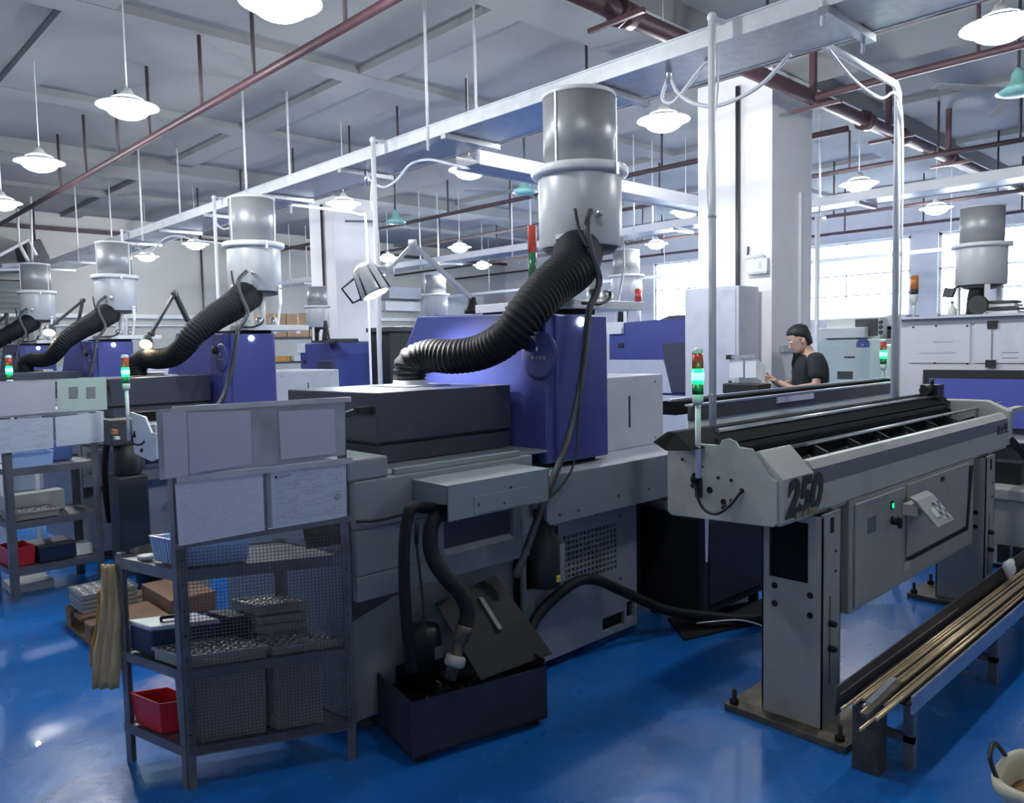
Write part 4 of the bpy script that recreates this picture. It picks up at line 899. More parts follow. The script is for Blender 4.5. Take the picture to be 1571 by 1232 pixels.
# ------------------------------------------------------------------ near notice rack
FL, FR, BL = V(1.006, 2.765, 0), V(1.546, 2.516, 0), V(.919, 3.138, 0)
class RF:
    def __init__(s, FL, FR, BL): s.o, s.u, s.v = FL, FR-FL, BL-FL; s.un = s.u.normalized(); s.vn = s.v.normalized(); s.nf = V(s.un.y, -s.un.x, 0)
    def __call__(s, a, b, z): p = s.o+s.u*a+s.v*b; return V(p.x, p.y, z)
    def slab(s, mb, a0, a1, b0, b1, z0, z1): return mb.prism([s(a0, b0, z0), s(a1, b0, z0), s(a1, b1, z0), s(a0, b1, z0)], (0, 0, z1-z0))
    def pix(s, x, y, off=0): return ap(x, y, s.o, s.o+s.u) + s.nf*off
def angle_post(R, a, b, sa, sb, z0, z1, w=.032):
    m = MB(); p = R(a, b, z0)
    m.prism([p, p+R.un*w*sa, p+R.un*w*sa+R.vn*.004*sb, p+R.vn*.004*sb], (0, 0, z1-z0))
    m.prism([p, p+R.vn*w*sb, p+R.vn*w*sb+R.un*.004*sa, p+R.un*.004*sa], (0, 0, z1-z0)); return m
R1 = RF(FL, FR, BL)
RK = thing('notice_rack', 'near steel shelf rack with mesh front and printed sheets', 'rack', R1(.5, .5, 0), 'steel notice racks')
for (a, b, sa, sb, z1) in ((0, 0, 1, 1, 1.36), (1, 0, -1, 1, 1.37), (0, 1, 1, -1, .81), (1, 1, -1, -1, .81)):
    o = angle_post(R1, a, b, sa, sb, 0, z1).build('post', m_rack, RK)
    if b == 0:
        hh = MB()
        for k in range(12): p = R1(a, 0, .2+k*.09)+R1.un*.016*sa; hh.lathe([(.004, 0), (.004, .001)], p+R1.nf*.001, 8, R1.nf)
        tag(hh.build('bolt_holes', m_dark, o), kind='stuff')
for z, lip in ((.79, .035), (.43, .03), (.15, .03)):
    m = MB(); R1.slab(m, .01, .99, .01, .99, z-.004, z)
    R1.slab(m, 0, 1, -.005, .005, z-lip, z+.006); R1.slab(m, 0, 1, .99, 1.0, z-lip, z+.006); R1.slab(m, -.005, .003, 0, 1, z-lip, z+.006); R1.slab(m, .995, 1.0, 0, 1, z-lip, z+.006)
    m.build('shelf', m_rack, RK)
m = MB(); m.prism([R1(-.01, -.085, 1.352), R1(1.0, -.085, 1.362), R1(1.0, -.065, 1.362), R1(-.01, -.065, 1.352)], (0, 0, .018)); m.build('cross_rail', m_steel, RK)
m = MB(); m.prism([R1(-.0, -.075, 1.105), R1(1.0, -.075, 1.135), R1(1.0, -.06, 1.135), R1(-.0, -.06, 1.105)], (0, 0, .022)); m.build('cross_rail', m_steel, RK)
m = MB(); m.prism([R1(0, -.04, .872), R1(1.0, -.04, .918), R1(1.0, 0, .918), R1(0, 0, .872)], (0, 0, .02)); m.build('cross_rail', m_rack, RK)
mm = MB(); n = R1.nf*.004
z = .13
while z < .875:
    mm.bar(R1(.02, 0, z)+n, R1(.99, 0, z)+n, .0018); z += .0125
k = 0
while k*.0125 < .575:
    a = .02+.97*k*.0125/.575; mm.bar(R1(a, 0, .13)+n*1.4, R1(a, 0, .865)+n*1.4, .0016); k += 1
tag(mm.build('wire_mesh', m_mesh, RK), kind='stuff')
def sheet(R, name, lab, c4, m, cat='sheet', off=.014, group=None):
    p = [R.pix(x, y, off) for x, y in c4]      # bl, br, tr, tl pixels
    mb = MB().quad(p[0], p[1], p[2], p[3], .0015)
    o = mb.build(name, m); return tag(o, lab, cat, group)
sheet(R1, 'metal_sheet', 'dull wrapped metal sheet filling the top left of the near rack board', [(246, 735), (404, 714), (402, 615), (240, 628)], m_foil, off=.022, group='sheets on the near rack')
sheet(R1, 'metal_sheet', 'dull backing sheet at the top right of the near rack board', [(404, 714), (529, 697), (528, 612), (402, 615)], m_foil, off=.020, group='sheets on the near rack')
sheet(R1, 'notice_sheet', 'faded blank sheet in the upper middle of the near rack board', [(292, 725), (387, 710), (384, 629), (288, 632)], m_blank, off=.026, group='sheets on the near rack')
sheet(R1, 'notice_sheet', 'faded blank sheet at the upper right of the near rack board', [(430, 704), (514, 694), (512, 627), (427, 630)], m_blank, off=.026, group='sheets on the near rack')
sheet(R1, 'notice_sheet', 'faded narrow sheet wrapped round the left edge of the near rack board', [(254, 733), (290, 727), (287, 630), (250, 632)], m_blank, off=.025, group='sheets on the near rack')
sheet(R1, 'notice_sheet', 'printed table sheet at the lower left of the near rack board', [(275, 836), (406, 812), (403, 725), (269, 741)], m_paper, off=.018, group='sheets on the near rack')
o = sheet(R1, 'notice_sheet', 'printed form with a round stamp at the lower right of the near rack board', [(418, 809), (531, 790), (530, 706), (415, 721)], m_paper2, off=.018, group='sheets on the near rack')
pst = R1.pix(518, 761, .0195)
st = MB()
for r in (.011,):
    for k in range(16):
        a0, a1 = k*PI/8, (k+1)*PI/8
        q = lambda a, rr: pst+R1.un*rr*math.cos(a)+V(0, 0, 1)*rr*math.sin(a)
        st.bar(q(a0, r), q(a1, r), .0012, side=R1.nf)
st.box(pst.x-.005, pst.x+.005, pst.y-.001, pst.y+.001, pst.z-.001, pst.z+.001)
st.build('round_stamp', m_print, o)
pst = R1.pix(423, 731, .0195); MB().lathe([(.005, 0), (.005, .0006)], pst, 16, R1.nf).build('round_logo', m_mark, o)
q = R1.pix(428, 731, .0195); q2 = R1.pix(446, 727, .0195); MB().bar(q, q2, .0035, .001, side=R1.nf).build('heading_line', m_print, o)
m = MB(); a = R1.pix(408, 812, .012); b = R1.pix(405, 722, .012); m.bar(a, b, .014, .004, R1.nf); tag(m.build('divider_strip', m_rack, RK))
sheet(R1, 'plastic_sheet', 'crumpled clear wrap at the right end of the top shelf behind the mesh', [(470, 845), (526, 836), (523, 795), (465, 812)], m_rust, off=-.02, group=None)
# things on the rack
def bin_(name, lab, cat, R, a0, a1, b0, b1, z0, z1, m, fl=.12, inner=None, group=None, ribs=0):
    t = thing(name, lab, cat, R((a0+a1)/2, (b0+b1)/2, z0), group)
    ca, cb = (a0+a1)/2, (b0+b1)/2; sa, sb = (a1-a0)/2, (b1-b0)/2; k = 1-fl
    mb = MB()
    def ring(s, z): return [R(ca-sa*s, cb-sb*s, z), R(ca+sa*s, cb-sb*s, z), R(ca+sa*s, cb+sb*s, z), R(ca-sa*s, cb+sb*s, z)]
    th = .93
    vs = ring(k, z0)+ring(1, z1)+ring(1.03, z1)+ring(1.03, z1+.004)+ring(th, z1+.004)+ring(k*th, z0+.004)
    fs = [(3, 2, 1, 0)]
    for r in range(5):
        for i in range(4): j = (i+1) % 4; fs.append((r*4+i, r*4+j, (r+1)*4+j, (r+1)*4+i))
    fs.append((20, 21, 22, 23))
    mb.add(vs, fs); mb.build('bin_body', m, t, .001)
    if ribs:
        rb = MB()
        for i in range(ribs):
            f = (i+.5)/ribs*1.8-.9
            rb.bar(R(ca+sa*f*k, cb-sb*k*1.02, z0), R(ca+sa*f, cb-sb*1.02, z1), .003)
            if i < ribs*2//3:
                f2 = (i+.5)/(ribs*2//3)*1.8-.9; rb.bar(R(ca-sa*k*1.02, cb+sb*f2*k, z0), R(ca-sa*1.02, cb+sb*f2, z1), .003)
        rb.build('ribs', m, t)
    return t
def parts_tray(lab, R, a0, a1, b0, b1, z0, z1, nx, ny, mt=None, layers=1, group='grey trays of turned parts'):
    t = thing('parts_tray', lab, 'tray', R((a0+a1)/2, (b0+b1)/2, z0), group)
    mb = MB()
    for l in range(layers):
        zz = z0+(z1-z0)*l/layers; R.slab(mb, a0, a1, b0, b1, zz+.001, zz+(z1-z0)/layers-.004)
    mb.build('tray_body', m_traygrey, t, .002)
    rim = MB(); R.slab(rim, a0-.01, a1+.01, b0-.015, b0, z1-.006, z1+.006); R.slab(rim, a0-.01, a1+.01, b1, b1+.015, z1-.006, z1+.006)
    R.slab(rim, a0-.01, a0, b0, b1, z1-.006, z1+.006); R.slab(rim, a1, a1+.01, b0, b1, z1-.006, z1+.006); rim.build('tray_rim', m_traygrey, t)
    pp = MB()
    for i in range(nx):
        for j in range(ny):
            c = R(a0+(a1-a0)*(i+.5)/nx, b0+(b1-b0)*(j+.5)/ny, z1-.004); r = (R.u.length*(a1-a0)/nx)*.36
            pp.lathe([(r, 0), (r, .008), (r*.55, .009), (r*.5, .002), (.0001, .001)], c, 8)
    tag(pp.build('turned_part', m_part, t), kind='stuff')
    return t
bin_('plastic_bin', 'pale blue ribbed plastic bin on the top shelf of the near rack', 'bin', R1, .07, .46, .12, .62, .795, .885, m_clearbin, .08, ribs=14)
p = R1(.08, .72, .796)
tag(MB().lathe([(.03, .0), (.034, .012), (.02, .015), (.0001, .012)], p, 14).build('small_dish', m_pgreen), 'small pale dish beside the blue bin lit green', 'dish')
t = thing('toolbox', 'dark blue steel toolbox at the back left of the middle shelf', 'toolbox', R1(.2, .8, .435))
mb = MB(); R1.slab(mb, .04, .42, .58, .95, .436, .54); mb.build('box_body', m_toolbox, t, .008)
mb = MB(); R1.slab(mb, .03, .43, .56, .97, .535, .552); mb.build('box_lid', m_steel, t, .004)
MB().bar(R1(.16, .76, .565), R1(.32, .76, .565), .012).bar(R1(.16, .76, .552), R1(.16, .76, .567), .008).bar(R1(.32, .76, .552), R1(.32, .76, .567), .008).build('box_handle', m_black, t)
tag(MB().prism([R1(.5, .6, .44), R1(.62, .6, .44), R1(.62, .95, .44), R1(.5, .95, .44)], (0, 0, .11)).build('black_case', m_black), 'black case beside the toolbox on the middle shelf', 'case')
parts_tray('grey tray of round turned parts at the front left of the middle shelf', R1, .03, .50, .06, .52, .435, .475, 9, 6)
parts_tray('grey tray of round parts at the front right of the middle shelf', R1, .55, .97, .08, .50, .435, .462, 8, 5)
parts_tray('raised stack of part trays at the back of the middle shelf', R1, .66, .97, .56, .95, .435, .58, 7, 6, layers=4)
bin_('red_bin', 'red plastic bin at the left end of the bottom shelf', 'bin', R1, .02, .24, .45, .95, .155, .27, m_redbin, .16)
t = bin_('grey_crate', 'tall grey translucent crate on the bottom shelf, left one', 'crate', R1, .10, .50, .08, .42, .155, .40, m_traygrey, .06, ribs=8)
bin_('grey_crate', 'tall grey translucent crate on the bottom shelf, right one', 'crate', R1, .55, .85, .08, .6, .155, .39, m_traygrey, .06, ribs=6)
# gloves hanging on the back post
def glove(lab, px, top, bot, wd, m, y0=3.10, off=0):
    t0 = V(*R1(0, 1, 0)[:2], 0)
    def g(x, y): d = ap(x, y, t0+V(-.3, .28+off, 0), t0+V(.3, -.3+off, 0)); return d
    pts = [(px-wd*.45, bot), (px-wd*.5, top+45), (px-wd*.35, top+18), (px-wd*.1, top), (px+wd*.35, top-2), (px+wd*.5, top+20), (px+wd*.45, top+60), (px+wd*.5, bot)]
    a, b = g(px-10, top), g(px+10, top); nrm = V(-(b-a).y, (b-a).x, 0).normalized()
    mb = MB(); vs = []; N = 9; Mr = 10
    for i in range(Mr+1):
        f = i/Mr; yy = top+(bot-top)*f; hw = wd*(.35+.15*math.sin(f*2.2)+(.1 if f > .6 else 0))
        for k in range(N):
            s = k/(N-1)*2-1; vs.append(g(px+s*hw+3*math.sin(f*5), yy)+nrm*(.012*math.sin(k*2.1+i*.5)-.0*f))
    fs = [(i*N+k, i*N+k+1, (i+1)*N+k+1, (i+1)*N+k) for i in range(Mr) for k in range(N-1)]
    mb.add(vs, fs, True); o = mb.build('work_apron', m); sm = o.modifiers.new('s', 'SOLIDIFY'); sm.thickness = .006
    tag(o, lab, 'cloth'); return o
glove('long tan leather glove hanging on the back post of the near rack', 166, 866, 1056, 34, m_glove)
glove('orange leather glove hanging behind the tan one on the rack post', 156, 905, 1020, 22, m_glove2, off=.03)
# ------------------------------------------------------------------ second notice rack at the left
R2 = RF(V(1.06, 5.72, 0), V(1.61, 5.74, 0), V(1.03, 6.12, 0))
R2K = thing('notice_rack', 'second steel notice rack at the left edge, farther away', 'rack', R2(.5, .5, 0), 'steel notice racks')
for (a, b, sa, sb, z1) in ((0, 0, 1, 1, 1.36), (1, 0, -1, 1, 1.36), (0, 1, 1, -1, .86), (1, 1, -1, -1, .86)):
    angle_post(R2, a, b, sa, sb, 0, z1, .045).build('post', m_rack, R2K)
for z in (.84, .50, .20):
    m = MB(); R2.slab(m, .01, .99, .01, .99, z-.004, z)
    R2.slab(m, 0, 1, -.005, .005, z-.04, z+.006); R2.slab(m, 0, 1, .99, 1.0, z-.03, z+.006); R2.slab(m, 0, .01, 0, 1, z-.03, z+.006); R2.slab(m, .99, 1, 0, 1, z-.03, z+.006)
    m.build('shelf', m_rack, R2K)
m = MB(); R2.slab(m, -.05, 1.0, -.02, -.008, 1.385, 1.40); R2.slab(m, -.05, 1.0, -.014, .0, 1.17, 1.19)
m.build('cross_rail', m_steel, R2K)
G2 = 'sheets on the far rack'
sheet(R2, 'notice_sheet', 'shiny wrapped sheet at the upper left of the far notice rack', [(-22, 641), (84, 632), (83, 584), (-22, 588)], m_blank, off=.02, group=G2)
o = sheet(R2, 'notice_sheet', 'pale sheet with two small photos on the far notice rack', [(87, 632), (163, 628), (161, 578), (86, 583)], m_pgreen, off=.02, group=G2)
for x0 in (104, 131):
    p = [R2.pix(x, y, .022) for x, y in ((x0, 612), (x0+14, 611), (x0+14, 593), (x0, 594))]
    MB().quad(*p, .001).build('small_photo', m_print, o)
sheet(R2, 'notice_sheet', 'printed sheet at the lower left of the far notice rack', [(-22, 698), (81, 687), (80, 640), (-22, 645)], m_paper2, off=.018, group=G2)
sheet(R2, 'notice_sheet', 'printed sheet at the lower right of the far notice rack', [(85, 685), (158, 677), (157, 632), (83, 640)], m_paper, off=.018, group=G2)
bin_('plastic_bin', 'pale blue plastic bin at the front of the far rack top shelf', 'bin', R2, .06, .52, .05, .45, .845, .935, m_clearbin, .06)
bin_('plastic_bin', 'deeper blue plastic bin at the back of the far rack top shelf', 'bin', R2, .42, .85, .52, .92, .845, .965, m_bluebin, .1)
parts_tray('flat tray of shiny rods on the middle shelf of the far rack', R2, .06, .55, .1, .6, .505, .55, 10, 4)
t = thing('cardboard_carton', 'low open carton of parts at the back of the far rack middle shelf', 'box', R2(.4, .75, .505))
mb = MB(); R2.slab(mb, .1, .75, .65, .95, .506, .64); mb.build('carton_body', m_cream, t, .004)
bin_('red_bin', 'red plastic bin on the bottom shelf of the far rack', 'bin', R2, .02, .3, .2, .8, .205, .32, m_redbin, .1)
t = thing('steel_case', 'dark blue case lying on the bottom shelf of the far rack', 'case', R2(.5, .5, .205))
mb = MB(); R2.slab(mb, .33, .72, .15, .8, .206, .30); mb.build('case_body', m_toolbox, t, .006); mb = MB(); R2.slab(mb, .32, .73, .13, .82, .30, .312); mb.build('case_lid', m_dgrey, t)
mb = MB(); R2.slab(mb, .74, .92, .2, .5, .206, .28); tag(mb.build('white_packet', m_white), 'small white packet on the bottom shelf of the far rack', 'packet')
p = az(42, 905, 0); tag(MB().box(p.x-.1, p.x+.15, p.y-.05, p.y+.2, 0, .05).build('floor_tray', m_pgreen), 'pale flat box on the floor under the far rack', 'box')
# oil pump unit between the racks
p = V(1.80, 5.35, 0)
t = thing('oil_unit', 'grimy oil pump unit with an orange cap right of the far rack', 'pump', (1.78, 5.85, 0))
q = ax(180, 670, 1.78); yy = q.y
MB().box(1.72, 1.94, yy-.08, yy+.12, .92, 1.10).build('pump_head', m_dgrey, t, .006)
MB().lathe([(.08, .70), (.09, .72), (.09, .92)], (1.84, yy, 0), 14).build('pump_body', m_black, t)
MB().box(1.74, 1.94, yy-.1, yy+.12, 0, .70).build('pedestal', m_dgrey, t, .01)
q = ax(176, 662, 1.71); MB().box(1.69, 1.72, q.y-.03, q.y+.03, q.z-.015, q.z+.015).build('orange_cap', m_orl, t)
MB().box(1.695, 1.72, q.y-.07, q.y-.02, q.z-.05, q.z-.03).build('label_sticker', m_white, t)
# bucket, pallet, cartons behind the near rack
t = thing('black_bucket', 'black waste bucket standing on the floor behind the near rack', 'bucket', (1.9, 4.2, 0))
q = az(232, 850, .0); q = V(1.75, 5.2, 0)
MB().lathe([(.10, 0), (.13, .30), (.14, .30), (.14, .31), (.125, .31), (.10, .02), (.001, .02)], q, 20).build('bucket_body', m_black, t)
PL = thing('pallet', 'worn wooden pallet on the floor behind the near rack', 'pallet', (1.4, 4.6, 0))
px0, px1, py0, py1 = 1.18, 1.78, 4.15, 5.0
for i in range(5): y = py0+(py1-py0-.11)*i/4; MB().box(px0, px1, y, y+.12, .095, .115).build('plank', m_wood, PL, .003)
for x in (px0, (px0+px1)/2-.04, px1-.08):
    MB().box(x, x+.08, py0, py1, .0, .018).build('runner', m_wood, PL, .003)
    for y in (py0, (py0+py1)/2-.05, py1-.1): MB().box(x, x+.08, y, y+.1, .018, .095).build('block', m_wood, PL, .003)
RP = RF(V(1.20, 4.78, 0), V(1.50, 4.78, 0), V(1.20, 5.02, 0))
parts_tray('stack of grey part trays standing on the wooden pallet', RP, .02, 1, -.1, .95, .117, .215, 6, 5, layers=4)
tag(MB().box(1.52, 1.77, 4.3, 4.75, .116, .22).build('damp_carton', m_card2, bevel=.004), 'flattened brown carton on the pallet behind the near rack', 'box')
tag(MB().box(1.24, 1.5, 4.17, 4.6, .116, .16).build('damp_carton', m_card2, bevel=.004), 'low brown carton lying on the near half of the pallet', 'box')

# ------------------------------------------------------------------ low bench of brass bars at the right
BN = thing('bar_bench', 'low steel bench holding brass bars below the front bar feeder', 'bench', (3.9, 1.1, 0))
MB().box(2.86, 5.9, 1.0, 1.18, .255, .262).build('bench_top', m_lid, BN)
MB().box(2.88, 5.9, .995, 1.003, .22, .285).build('front_rail', m_steel, BN)
MB().prism([(2.66, 1.178, .23), (2.68, 1.178, .33), (5.9, 1.178, .36), (5.9, 1.178, .23)], (0, .006, 0)).build('back_plate', m_dgrey, BN)
MB().box(2.70, 3.95, 1.176, 1.179, .295, .30).build('edge_line', m_steel, BN)
for x in (2.90, 3.90, 4.9, 5.85):
    for y in (1.0, 1.14):
        MB().box(x, x+.04, y, y+.035, 0, .255).build('leg', m_rack, BN)
    MB().box(x, x+.03, 1.0, 1.16, .1, .125).build('brace', m_rack, BN)
random.seed(3)
for k in range(9):
    ys, ye = 1.025+k*.0155+random.uniform(-.004, .004), 1.03+k*.0145+random.uniform(-.012, .012)
    xs = 2.66+random.uniform(-.12, .12); z = .270+(.012 if k % 3 == 0 else 0)
    o = MB().tube([(xs, ys, z), (5.7+random.uniform(-.2, .1), max(1.02, min(1.165, ye)), z+.002)], .0058, 8).build('brass_bar', m_brass)
    tag(o, 'long thin brass bar lying in the low bench', 'bar', 'brass bars on the bench')
for k, (x, y, l) in enumerate(((2.72, 1.085, .26), (2.62, 1.06, .34))):
    o = MB().bar((x, y, .285), (x+l, y+.012, .289), .022, .014).build('flat_bar', m_steel if k == 0 else m_rust)
    tag(o, ('bright flat steel offcut' if k == 0 else 'dull oily flat steel bar')+' on the near end of the bars', 'bar')
o = MB().box(2.84, 2.92, 1.10, 1.18, .0, .10).build('oily_block', m_rust, bevel=.006); tag(o, 'dark oily block on the floor at the foot of the bar feeder leg', 'block')
MB_ = MB().box(2.78, 2.85, 1.07, 1.17, .0, .25).build('bar_support', m_rust, bevel=.006); tag(MB_, 'grimy steel support under the near ends of the brass bars', 'stand')
p = az(1549, 885, .30)
p = V(4.55, 1.12, .285)
q = ay(1549, 873, 1.14)
tag(MB().ball((q.x, 1.14, q.z), .045, .03, .05, 9, 7, jit=.22).build('plastic_bag', m_bag), 'small crumpled clear plastic bag on the brass bars', 'bag')
bag = bpy.data.objects['plastic_bag']; bag.location.z = .285
# ivory bin
q = az(1608, 1192, .30)
t = thing('waste_bin', 'ivory plastic bin of brass chips in the bottom right corner', 'bin', (q.x, q.y, 0))
def sq(r, z, n=32):
    out = []
    for k in range(n):
        a = 2*PI*k/n; c, s_ = math.cos(a), math.sin(a); e = .62
        out.append(q.__class__((q.x+r*math.copysign(abs(c)**e, c), q.y+r*.8*math.copysign(abs(s_)**e, s_), z)))
    return out
mb = MB(); rings = [sq(.10, 0), sq(.13, .26), sq(.155, .27), sq(.158, .295), sq(.15, .302), sq(.132, .298), sq(.125, .28), sq(.10, .01)]
vs = [p for r in rings for p in r]; n = 32
mb.add(vs, [(i*n+k, i*n+(k+1) % n, (i+1)*n+(k+1) % n, (i+1)*n+k) for i in range(len(rings)-1) for k in range(n)]+[tuple(reversed(range(n))), tuple(range((len(rings)-1)*n, len(rings)*n))], True)
mb.build('bin_body', m_binb, t)
mb = MB(); r_ = sq(.118, .225); mb.add(r_+[V(q.x, q.y, .25)], [(k, (k+1) % n, n) for k in range(n)], True); tag(mb.build('brass_swarf', m_chips, t), kind='stuff')
MB().tube(spline([(q.x-.10, q.y+.10, .29), (q.x-.10, q.y+.12, .35), (q.x-.02, q.y+.13, .36), (q.x+.05, q.y+.12, .30)]), .007, 8).build('bin_handle', m_black, t)

# ------------------------------------------------------------------ white machine at the right
RM = thing('white_machine', 'large white panelled machine with a blue window at the right edge', 'machine', (7.8, 1.2, 0))
MB().box(7.06, 8.7, -1.2, 2.60, .72, 1.715).build('upper_casing', m_rwhite, RM, .01)
MB().box(7.2, 8.6, -1.1, 2.5, .03, .72).build('machine_base', m_dgrey, RM)
def rx(x, y, X=7.05): return ax(x, y, X)
def rpanel(x0, y0, x1, y1, nm, m, X=7.05, th=.01):
    a = rx(x0, y0, X); b = rx(x1, y1, X); return MB().box(X-th, X, b.y, a.y, b.z, a.z).build(nm, m, RM)
a = rx(1395, 497); b = rx(1488, 557)
MB().box(7.047, 7.056, b.y, a.y, b.z, a.z).build('access_panel', m_rwhite, RM, .003)
b2 = rx(1560, 557); MB().box(7.047, 7.056, -1.1, b.y-.03, b.z, a.z).build('access_panel', m_rwhite, RM, .003)
for (x, y) in ((1401, 502), (1484, 500), (1434, 557), (1484, 558), (1436, 500)): p = rx(x, y, 7.046); MB().lathe([(.008, 0), (.008, .004)], p, 8, (-1, 0, 0)).build('screw', m_dark, RM)
for (x, y) in ((1523, 498), (1520, 558)): p = rx(x, y, 7.046); MB().box(7.03, 7.05, p.y-.035, p.y+.035, p.z-.03, p.z+.03).build('hinge_block', m_mark, RM)
p, q = rx(1522, 505, 7.044), rx(1521, 551, 7.044); MB().bar(p, q, .008).build('door_seam', m_print, RM)
for yy, x0, x1 in ((524, 1432, 1462), (541, 1410, 1465)):
    p, q = rx(x0, yy, 7.046), rx(x1, yy, 7.046); MB().box(7.044, 7.047, q.y, p.y, p.z-.008, p.z+.008).build('worn_lettering', m_lgrey, RM)
p, q = rx(1537, 541, 7.046), rx(1562, 549, 7.046)
for dz in (0, 1): MB().box(7.044, 7.047, q.y, p.y, (p.z, q.z)[dz]-.002, (p.z, q.z)[dz]+.002).build('rule_line', m_print, RM)
a = rx(1418, 567); b = rx(1418, 690)
MB().box(7.02, 7.06, -1.1, a.y, .80, a.z).build('window_frame', m_mark, RM, .004)
a = rx(1428, 580); MB().box(7.012, 7.021, -1.1, a.y, .84, a.z).build('blue_window', m_screen, RM)
MB().box(6.98, 8.7, -1.2, 2.62, 1.715, 1.735).build('top_edge', m_lgrey, RM)
# machine foot box below the feeder
t = thing('coolant_cabinet', 'grey vented cabinet behind the far leg of the front bar feeder', 'cabinet', (6.3, .6, 0))
MB().box(5.92, 6.8, -.9, 1.64, .03, .47).build('cabinet_body', m_leg, t, .01)
MB().box(5.90, 6.85, -.92, 1.66, .47, .55).build('cabinet_top', m_leg, t, .012)
for k in range(5): MB().box(5.912, 5.922, 1.46-.09*k, 1.53-.09*k, .05, .17).build('vent_slot', m_dark, t)
for (x, y) in ((6.0, -.8), (6.0, 1.5), (6.7, -.8), (6.7, 1.5)): MB().box(x, x+.06, y, y+.06, 0, .03).build('foot', m_dark, t)
MB().bar((6.0, 1.55, .95), (6.05, 1.25, .55), .04).build('strut', m_black, t)
MB().box(6.1, 6.25, 1.45, 1.62, .55, .70).build('motor_box', m_black, t, .006)
# collector of the white machine and clutter on top
def mini_collector(label, cx, cy, z0, s=1.0, red=None):
    t = thing('mist_collector', label, 'dust collector', (cx, cy, z0), 'white round dust collectors')
    MB().lathe([(.215*s, z0+.30*s), (.225*s, z0+.305*s), (.225*s, z0+.66*s), (.22*s, z0+.67*s)], (cx, cy, 0), 36).build('drum', m_drum, t)
    MB().lathe([(.20*s, z0+.665*s), (.262*s, z0+.665*s), (.262*s, z0+.70*s), (.2*s, z0+.705*s)], (cx, cy, 0), 36).build('flange_ring', m_white, t)
    MB().lathe([(.194*s, z0+.70*s), (.194*s, z0+1.05*s)], (cx, cy, 0), 36, uv=True).build('filter_screen', m_perf, t)
    MB().lathe([(.198*s, z0+1.045*s), (.2*s, z0+1.055*s), (.05*s, z0+1.065*s)], (cx, cy, 0), 36).build('screen_rim', m_white, t)
    MB().lathe([(.21*s, z0+.305*s), (.12*s, z0+.26*s)], (cx, cy, 0), 24).build('drum_base', m_dgrey, t)
    for a in (-2.6, -.6, 1.5):
        x, y = cx+.2*s*math.cos(a), cy+.2*s*math.sin(a)
        MB().bar((x, y, z0+.34*s), (x, y, z0), .045*s, .02*s, (math.cos(a), math.sin(a), 0)).build('leg', m_white, t)
    MB().tube(spline([(cx-.03, cy, z0+.29*s), (cx-.05, cy+.02, z0+.2*s), (cx-.06, cy+.03, z0+.01)]), .075*s, 16).build('corrugated_duct', m_hose, t)
    return t
mini_collector('big dust collector standing on the white machine at the right edge', 7.58, 2.13, 1.735, .87)
t = thing('oil_jug', 'small pale jug on top of the white machine', 'jug', (7.2, 2.4, 1.735))
p = ax(1461, 470, 7.2); MB().lathe([(.03, 1.736), (.035, 1.75), (.035, 1.79), (.015, 1.82), (.012, 1.84)], (7.2, p.y, 0), 12).build('jug_body', m_cream, t)
MB().lathe([(.014, 1.84), (.014, 1.855)], (7.2, p.y, 0), 10).build('cap', m_black, t)
p = ax(1455, 448, 7.3)
t = thing('hooded_lamp', 'small grey hooded lamp hanging beside the right dust collector', 'lamp', p)
MB().prism([p+V(0, .05, -.04), p+V(0, -.02, -.05), p+V(0, -.05, .02), p+V(0, .03, .04)], (.06, 0, 0)).bar(p, (7.45, 2.25, 2.0), .015).build('lamp_hood', m_dgrey, t)
p0 = ax(1520, 470, 7.2)
t = thing('binder_stack', 'stack of folders and a black disc on the white machine', 'books', (7.25, p0.y, 1.735))
for k in range(4): MB().box(7.15, 7.4, p0.y-.20+.01*k, p0.y+.02, 1.737+k*.028, 1.737+k*.028+.022).build('folder', (m_white, m_dgrey, m_cream, m_dgrey)[k], t)
MB().lathe([(.075, 0), (.075, .03)], (7.12, p0.y+.06, 1.812), 20, (-1, .2, 0)).build('black_disc', m_mark, t)
p = ax(1402, 485, 7.3); 
t = thing('tower_lamp', 'unlit orange and dark tower lamp on the left corner of the white machine', 'signal lamp', (7.3, p.y, 1.735))
z = lambda yy: ax(1402, yy, 7.3).z
MB().tube([(7.3, p.y, 1.735), (7.3, p.y, z(460))], .012, 8).build('pole', m_cream, t)
MB().lathe([(.015, z(468)), (.033, z(455)), (.033, z(452))], (7.3, p.y, 0), 14).build('lamp_socket', m_cream, t)
MB().lathe([(.033, z(452)), (.033, z(444))], (7.3, p.y, 0), 14).build('dark_segment', m_mark, t)
MB().lathe([(.033, z(444)), (.033, z(423))], (7.3, p.y, 0), 14).build('orange_segment', m_orl, t)

# ------------------------------------------------------------------ pale green machine behind the person
GM = thing('pale_green_machine', 'pale green machine with a round blue emblem behind the person', 'machine', (9.6, 3.6, 0))
X = 9.0; g = lambda x, y: ax(x, y, X)
a = g(1252, 520); b = g(1356, 520)
MB().box(X, 10.3, b.y, a.y, 0.02, 1.56).build('machine_body', m_pgreen, GM, .01)
c = g(1266, 545); d = g(1333, 600); MB().box(X-.01, X+.01, d.y, c.y, 1.0, g(1266, 534).z).build('front_door', m_pgreen, GM, .004)
a = g(1258, 506); b = g(1328, 518); MB().box(X-.02, X+.3, b.y, a.y, b.z, g(1258, 504).z).build('control_shelf', m_cream, GM, .006)
a = g(1262, 489); b = g(1340, 505); MB().box(X+.1, X+.8, g(1345, 500).y, a.y, 1.56, a.z).build('upper_housing', m_cream, GM, .008)
a = g(1308, 490); b = g(1341, 515); MB().box(X+.07, X+.11, b.y, a.y, b.z, a.z).build('dark_screen', m_dgrey, GM)
